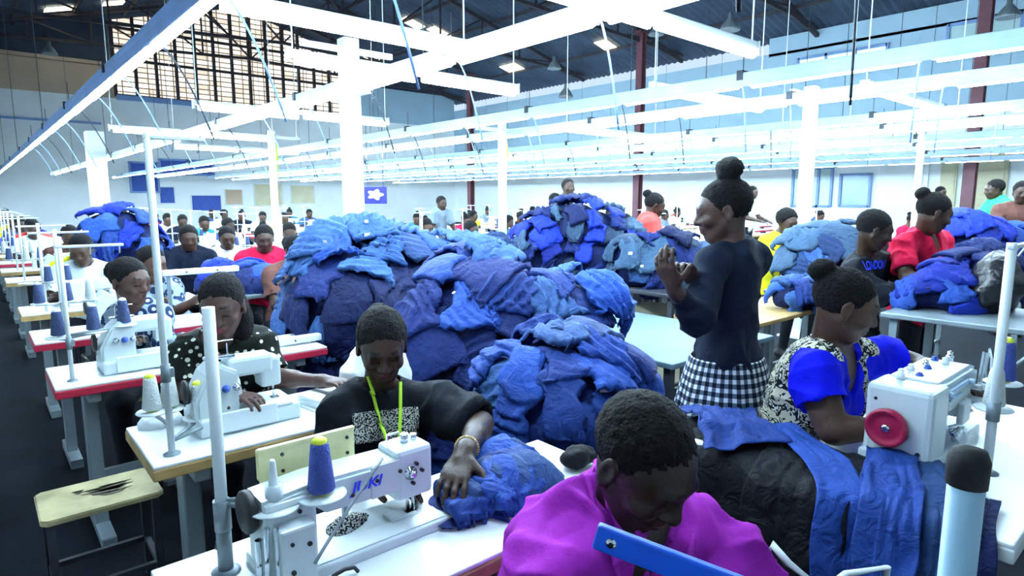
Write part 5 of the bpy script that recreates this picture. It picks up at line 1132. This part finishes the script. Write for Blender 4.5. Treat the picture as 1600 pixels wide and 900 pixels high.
# ---- overlock machine, cones and white goods on the second table
overlock((.52,2.27,.762), 'white overlock machine on the second table in front of the cream-dotted top')
st3 = thread_stand((.41,2.1), 1.74, 'tall thin white pole at the front corner of the second table', [(-.015,.15,.865),(.03,.16,.862),(.12,.15,.815),(.24,.15,.812)], rod=.0105, armlen=.14)
for (x, y, z, lb, tp) in ((.392,2.25,.871,'white thread cone leftmost on the second table','yellow'),(.447,2.262,.868,'white thread cone second from the left on the second table','yellow'),(.53,2.25,.821,'white thread cone with a yellow tip right of the thin pole','yellow'),(.65,2.25,.818,'lavender-white thread cone right of the tall near pole',None)):
    cone((x,y,z), M['conew'], lb, tp, s=1.0)
def folded(loc, dims, label, m='tag', n=5, rz=0, name='folded_cloth'):
    mb = MB(); dz = dims[2]/n
    for k_ in range(n):
        mb.box(((k_%2)*.006, (k_%3)*.004, dz*(k_+.5)), (dims[0]-.01*(k_%3), dims[1]-.006*(k_%2), dz*1.02), rz=.06*((k_*7)%5-2)*.5, bev=dz*.35)
    o = mb.build(name, M[m]); o.location = loc; o.rotation_euler[2] = rz; return tag(o, label, 'cloth')
folded((1.02,2.22,.762), (.24,.2,.05), 'stack of folded white cloth on the right end of the second table', rz=.2)
def crumple(c, r, label, m, seed=1, name='crumpled_cloth', h=.01, cat='cloth', z0=None):
    z0 = c[2]-r[2] if z0 is None else z0
    V, Q = sdf_mesh([ell(c, r, k=.03), ell((c[0]+r[0]*.5, c[1], c[2]-r[2]*.4), (r[0]*.7, r[1]*.7, r[2]*.5), k=.03), ell((c[0]-r[0]*.5, c[1]+r[1]*.3, c[2]-r[2]*.3), (r[0]*.7, r[1]*.7, r[2]*.6), k=.03), pln((0,0,z0), (0,0,-1))], h)
    q = V*8/max(r)*.12+seed; f = (1-np.abs(vnoise(q*1.0)))*.6+(1-np.abs(vnoise(q*2.3)))*.4; V = V+vnormals(V, Q)*((f-.6)*max(r)*.45)[:,None]; V[:,2] = np.maximum(V[:,2], z0)
    o = npmesh(name, V, Q, m, org=(c[0],c[1],z0)); o.location = (c[0],c[1],z0); return tag(o, label, cat)
crumple((.445,2.40,.785), (.055,.04,.03), 'small crumpled clear bag on the left end of the second table', M['tag'], 3, 'plastic_bag', .006, 'bag')
crumple((1.20,2.24,.86), (.12,.10,.11), 'crumpled white cloth bundle behind the black T-shirt woman', M['tag'], 5, h=.009, z0=.762)
crumple(tuple(D(1560,440,3.55)), (.13,.12,.16), 'dark brown-black plastic sack at the right on the standing-height table', M['sack'], 7, 'plastic_sack', .012, 'sack', z0=.902)
crumple((PZ(905,712,.80).x, PZ(905,712,.80).y, .80), (.045,.035,.022), 'small black bundle on the right end of the near table', G['black'], 9, h=.008, z0=.762)
# ---- machine and navy cones on the red-edged table
overlock((.40,3.36,.762), 'white overlock machine on the red-edged table')
thread_stand((.275,3.26), 1.36, 'thin white thread stand on the red-edged table carrying navy cones', [(-.03,.04,.955),(.10,.05,.962),(.22,.06,.975)], rod=.009, armlen=.22)
for (x, y, z, lb) in ((.245,3.30,.961,'navy thread cone leftmost on the red-edged table'),(.375,3.31,.968,'navy thread cone in the middle of the stand on the red-edged table'),(.495,3.32,.981,'navy thread cone nearest the floral top worker')):
    cone((x,y,z), M['coned'], lb)
def shelf_bar(p0, p1, zt, label, x=True):
    c = (p0+p1)/2; L_ = abs(p1.x-p0.x); t = empty('shelf_bar', (c.x, c.y, zt), label, 'bar')
    MB().box((0,0,c.z-zt), (L_,.05,.035), bev=.004).build('bar', M['white'], t)
    for sx in (-.42,.42): MB().box((sx*L_,.0,(c.z-zt)/2), (.02,.02,c.z-zt)).build('support', M['grey'], t)
    MB().tube((-.2*L_,-.026,c.z-zt), (-.2*L_,-.03,c.z-zt), .005).tube((.2*L_,-.026,c.z-zt), (.2*L_,-.03,c.z-zt), .005).build('bolt', M['black'], t)
shelf_bar(PYy(352,546,3.30), PYy(500,526,3.30), .762, 'white flat bar on the right end of the red-edged table')
shelf_bar(PYy(252,424,4.32), PYy(372,422,4.32), .762, 'white flat bar above the third sewing table, left of the tall heap')
# ================================================================ BACKGROUND LINES OF SEWING STATIONS
def seated_joints(x=0, y=0, az=270, lean=.10, turn=0, zoff=0):
    f = azv(az); r = Vector((-f.y, f.x, 0))   # r = the person's left
    P0 = Vector((x, y, 0)); f2 = f
    return dict(Pv=P0+Vector((0,0,.55)), Nb=P0+f*lean+Vector((0,0,1.03)), Hc=P0+f*(lean+.07)+Vector((0,0,1.145)), SL=P0+f*lean*.9+r*.17+Vector((0,0,.965)), SR=P0+f*lean*.9-r*.17+Vector((0,0,.965)),
        EL=P0+f*(lean+.10)+r*.23+Vector((0,0,.74)), ER=P0+f*(lean+.10)-r*.23+Vector((0,0,.74)), WL=P0+f*(lean+.32)+r*.10+Vector((0,0,.83)), WR=P0+f*(lean+.32)-r*.12+Vector((0,0,.83)))
def standing_joints(p, az, lean=.05, H_=1.62, reach=.3, zr=1.05):
    f = azv(az); r = Vector((-f.y, f.x, 0)); P0 = Vector((p[0], p[1], 0)); k = H_/1.65; V = lambda a, b, z: P0+f*a+r*b+Vector((0,0,z*k))
    return dict(Pv=V(0,0,.94), Nb=V(lean,0,1.42), Hc=V(lean+.05,0,1.535), SL=V(lean,.17,1.35), SR=V(lean,-.17,1.35), EL=V(lean+.08,.22,1.10), ER=V(lean+.08,-.22,1.10), WL=V(lean+reach,.12,zr), WR=V(lean+reach,-.14,zr))
protos = []
for i, (az, hp, hair, fem, skin) in enumerate(((268,(262,24),'nape',True,(.07,.035,.022)), (272,(285,18),'short',False,(.05,.024,.016)), (265,(250,30),'backbun',True,(.085,.04,.026)), (275,(300,12),'afro',True,(.06,.03,.02)))):
    J = seated_joints(0, 0, az, lean=(.12,.08,.15,.06)[i]); r_ = build_person('proto', J, az, hp=hp, hair=hair, h=.013, fem=fem, bust=int(fem), shirt=('shirt', SH['white'], {}), sleeve=(.7,.6,1.6,.75)[i], skin=skin, shoes=False, wr=.004)
    protos.append(r_)
def gen_table(edge):
    t = empty('sewing_table', (0,0,0)); MB().box((.58,.22,.757), (1.15,.44,.012), bev=.003).build('table_top', M['top'], t); MB().box((.58,.22,.734), (1.16,.45,.034)).build('edge_band', M[edge], t)
    for x in (.14, 1.02): MB().box((x,.22,.03), (.06,.44,.05)).box((x,.22,.38), (.05,.09,.7)).build('leg', M['grey'], t)
    return t
tabs = [gen_table('wood'), gen_table('redb'), gen_table('wood')]
macs = [lockstitch((0,0,0), None, hi=False), overlock((0,0,0), None, hi=False)]
def gen_stand(cm):
    t = empty('thread_stand', (0,0,0)); MB().tube((0,0,0), (0,0,.62), .010, n=8).tube((-.12,0,.60), (.16,0,.60), .007, n=6).tube((-.12,0,.20), (.16,0,.20), .007, n=6).build('pole', M['white'], t)
    for x in (-.10,.03,.14): MB().lathe((x,.0,.205), [(.042,0),(.044,.004)], 14).build('tray', M['white'], t)
    return t
stds = [gen_stand('conew'), gen_stand('coned')]
cons = [cone((0,0,0), M['conew'], None), cone((0,0,0), M['cone'], None), cone((0,0,0), M['coned'], None)]
stl = empty('stool', (0,0,0)); MB().box((0,0,.44), (.34,.28,.022), bev=.005).build('seat', M['stool'], stl)
for x in (-.13,.13):
    for y in (-.1,.1): MB().box((x,y,.215), (.022,.022,.43)).build('leg', M['dsteel'], stl)
def put(proto, loc, rz, label, cat, group, name):
    o = copy_tree(proto); o.name = name; o.location = loc; o.rotation_euler = (0,0,rz)
    for k_ in ('label','category','group'): 
        if k_ in o: del o[k_]
    tag(o, label, cat, group); return o
def recolor(o, m, part='shirt'):
    for ch in o.children:
        if ch.name.split('.')[0] == part: ch.material_slots[0].link = 'OBJECT'; ch.material_slots[0].material = m
# stools under the individually built seated workers
for (x, y, lb) in ((.80,.90,'under the magenta shirt man'), (1.0,1.86,'under the black T-shirt woman'), (2.26,1.06,'under the woman in vivid blue'), (.88,2.88,'under the girl in cream dots'), (.72,4.05,'under the floral top worker')):
    if abs(y-1.86) < .01: y = 1.80
    put(stl, (x, y, 0), 0, 'wooden stool '+lb, 'stool', None, 'stool')
# ---- workers that stand out one by one
def stand(px, py, d, az, label, shirt, hair='short', hp=None, H_=None, fem=False, sleeve=.8, h=.012, skin=(.05,.025,.017), zr=1.05, reach=.3, lean=.05, arms=None, g=.014):
    c = D(px, py, d); f = azv(az); H_ = (c.z+.115); P0 = c-f*(lean+.05); J = standing_joints((P0.x, P0.y), az, lean, H_, reach, zr)
    if arms: arms(J, f)
    return build_person(label, J, az, hp=hp or (az, 12), hair=hair, h=h, fem=fem, bust=int(fem), shirt=('shirt', shirt, dict(hem=-.12)), sleeve=sleeve, legs='stand', skin=skin, shoes=True, g=g)
stand(1023,322,6.3,305,'person in a coral orange top standing behind the slate heap', SH['orange'], 'backbun', (318,22), fem=True, sleeve=.8, zr=1.0, g=.02)
stand(888,292,8.5,300,'person in a dark navy jacket standing above the bushy heap', SH['navy'], 'short', (250,0), sleeve=1.7)
stand(868,315,9.5,280,'person in a pinkish top with short hair left of the navy jacket worker', SH['purple'], 'short', sleeve=.7)
stand(1554,295,7.8,125,'person in a bright green top seen from behind near the tan doors', SH['green'], 'short', sleeve=.8, zr=1.25, reach=.45, g=.03, arms=lambda J, f: J.update(EL=J['SL']+Vector((-f.y,f.x,0))*.25+Vector((0,0,-.06)), WL=J['SL']+Vector((-f.y,f.x,0))*.48+Vector((0,0,.02))))
stand(1597,300,7.0,200,'person in an orange-brown top cut off by the right picture edge', SH['brown'], 'short', sleeve=.8)
stand(690,318,11,270,'person in a dark top standing far behind the middle heap', SH['grey'], 'short')
stand(1176,300,12,270,'person in a white top far behind the standing woman', SH['white'], 'short')
stand(1470,300,13,250,'person in a white top far away beside the red-brown column', SH['white'], 'short')
def sit(px, py, d, az, label, shirt, hair='short', hp=None, fem=True, h=.012, skin=(.06,.03,.02), sleeve=.75):
    c = D(px, py, d); J = seated_joints(0, 0, az); off = Vector((c.x, c.y, 0))-Vector((J['Hc'].x, J['Hc'].y, 0)); J = {k_: v+off for k_, v in J.items()}; dzz = c.z-J['Hc'].z
    for k_ in J:
        if k_ != 'Pv': J[k_] = J[k_]+Vector((0,0,dzz))
    return build_person(label, J, az, hp=hp or (az, 18), hair=hair, h=h, fem=fem, bust=int(fem), shirt=('shirt', shirt, {}), sleeve=sleeve, skin=skin)
sit(1230,348,6.2,250,'person in a yellow top seated right of the standing woman', SH['yellow'], 'afro')
sit(413,373,5.6,255,'person in a crimson top seated left of the tall heap', SH['red'], 'backbun')
sit(355,372,6.6,262,'person in a white and red top seated left of the crimson top worker', SH['white'], 'short', fem=False)
sit(462,392,5.0,285,'person in a brown top in profile at the left flank of the tall heap', SH['brown'], 'nape')
sit(295,372,6.0,262,'person in a dark blue top seated right of the slim pole', SH['navy'], 'short', fem=False)
sit(125,388,6.0,280,'person in a yellow top seated behind the tables at the far left', SH['yellow'], 'short', fem=False)
tops = [('white','white'),('grey','grey'),('red','crimson'),('denim','denim blue'),('white','white'),('teal','teal'),('brown','brown'),('white','white'),('purple','purple'),('yellow','yellow'),('navy','navy'),('white','white'),('orange','coral')]
lines = [(.2, 4.25, 1.12, 17), (2.45, 5.6, 1.25, 12), (4.5, 5.9, 1.3, 10), (6.5, 4.8, 1.4, 10), (8.5, 3.6, 1.5, 9), (10.6, 3.0, 1.6, 9), (12.7, 3.4, 1.8, 8), (14.8, 4.0, 2.0, 7), (17.0, 4.6, 2.3, 6)]
rnd = random.Random(11); cnt = 0
forced = {(0,0): ('yellow','yellow'), (0,1): ('white','white'), (0,2): ('red','crimson')}
for li, (X, Y0, dy, n) in enumerate(lines):
    for k_ in range(n):
        Y = Y0+k_*dy; hx, hy, dz = proj((X+.5, Y+.75, 1.2))
        if hx < -40 or hx > 1640 or dz < 2: continue
        if li == 0 and k_ == 1: pass
        tx, ty, _ = proj((X+.5, Y+.2, .8))
        if 480 < hx < 650 and dz > 4: continue                       # wholly behind the tall heap
        if 830 < hx < 970 and dz > 6 and dz < 12: continue           # behind the bushy heap
        far = dz > 11
        if any(X-.15 < ox < X+1.3 and Y-.1 < oy < Y+.5 for ox, oy in OCC): continue
        if any(x0 < X+1.0 and x1 > X-.05 and y0 < Y+.5 and y1 > Y-.05 for x0, x1, y0, y1 in RECTS): continue
        where = '%s line from the left, %s place back' % (ORD[li], ORD[k_])
        ti = rnd.randrange(3); put(tabs[ti], (X, Y, 0), 0, ('red-edged' if ti == 1 else 'pale')+' sewing table, '+where, 'table', 'background sewing tables', 'sewing_table')
        if rnd.random() < .9: mi = rnd.randrange(2); put(macs[mi], (X+.30, Y+.24, .763), 0, 'white %s machine, ' % ('lockstitch','overlock')[mi]+where, 'sewing machine', 'background sewing machines', ('sewing_machine','overlock_machine')[mi])
        if rnd.random() < .8:
            si = rnd.randrange(2); put(stds[si], (X+.15, Y+.08, .763), 0, 'thin white thread stand, '+where, 'thread stand', 'background thread stands', 'thread_stand')
            if not far:
                for q_, dx in enumerate((-.10,.03,.14)):
                    if rnd.random() < .8: put(cons[rnd.randrange(3)], (X+.15+dx, Y+.08, .972), 0, '%s thread cone, ' % ('left','middle','right')[q_]+where, 'thread cone', 'background thread cones', 'thread_cone')
        if rnd.random() < (.85 if li else .9) or (li, k_) in forced:
            c_ = forced.get((li, k_)) or tops[rnd.randrange(len(tops))]; px_ = X+.5+rnd.uniform(-.08,.08)
            if li == 0 and k_ == 0 or any(abs(px_-ox) < .5 and abs(Y+.8-oy) < .5 for ox, oy in OCC): continue
            if any(x0-.25 < px_ < x1+.25 and y0-.25 < Y+.8 < y1+.25 for x0, x1, y0, y1 in RECTS): continue
            o = put(protos[rnd.randrange(4)], (px_, Y+.80, 0), rnd.uniform(-.3,.3), 'seated person in a %s top, ' % c_[1]+where, 'person', 'background seated workers', 'person'); recolor(o, SH[c_[0]])
            put(stl, (px_, Y+.82, 0), 0, 'stool under a worker, '+where, 'stool', 'background stools', 'stool'); cnt += 1
        if rnd.random() < .35 and dz > 5:
            gg = [G['steel'], M['tag'], G['royal'], M['tag']][rnd.randrange(4)]; crumple((X+.9, Y+.22, .82), (.13,.12,.08), ('white' if gg == M['tag'] else 'blue')+' cloth pile, '+where, gg, rnd.random()*9, 'cloth_pile', .03, z0=.765)
def kill(o):
    for c_ in list(o.children): kill(c_)
    bpy.data.objects.remove(o)
for p_ in protos+tabs+macs+stds+cons+[stl]: kill(p_)
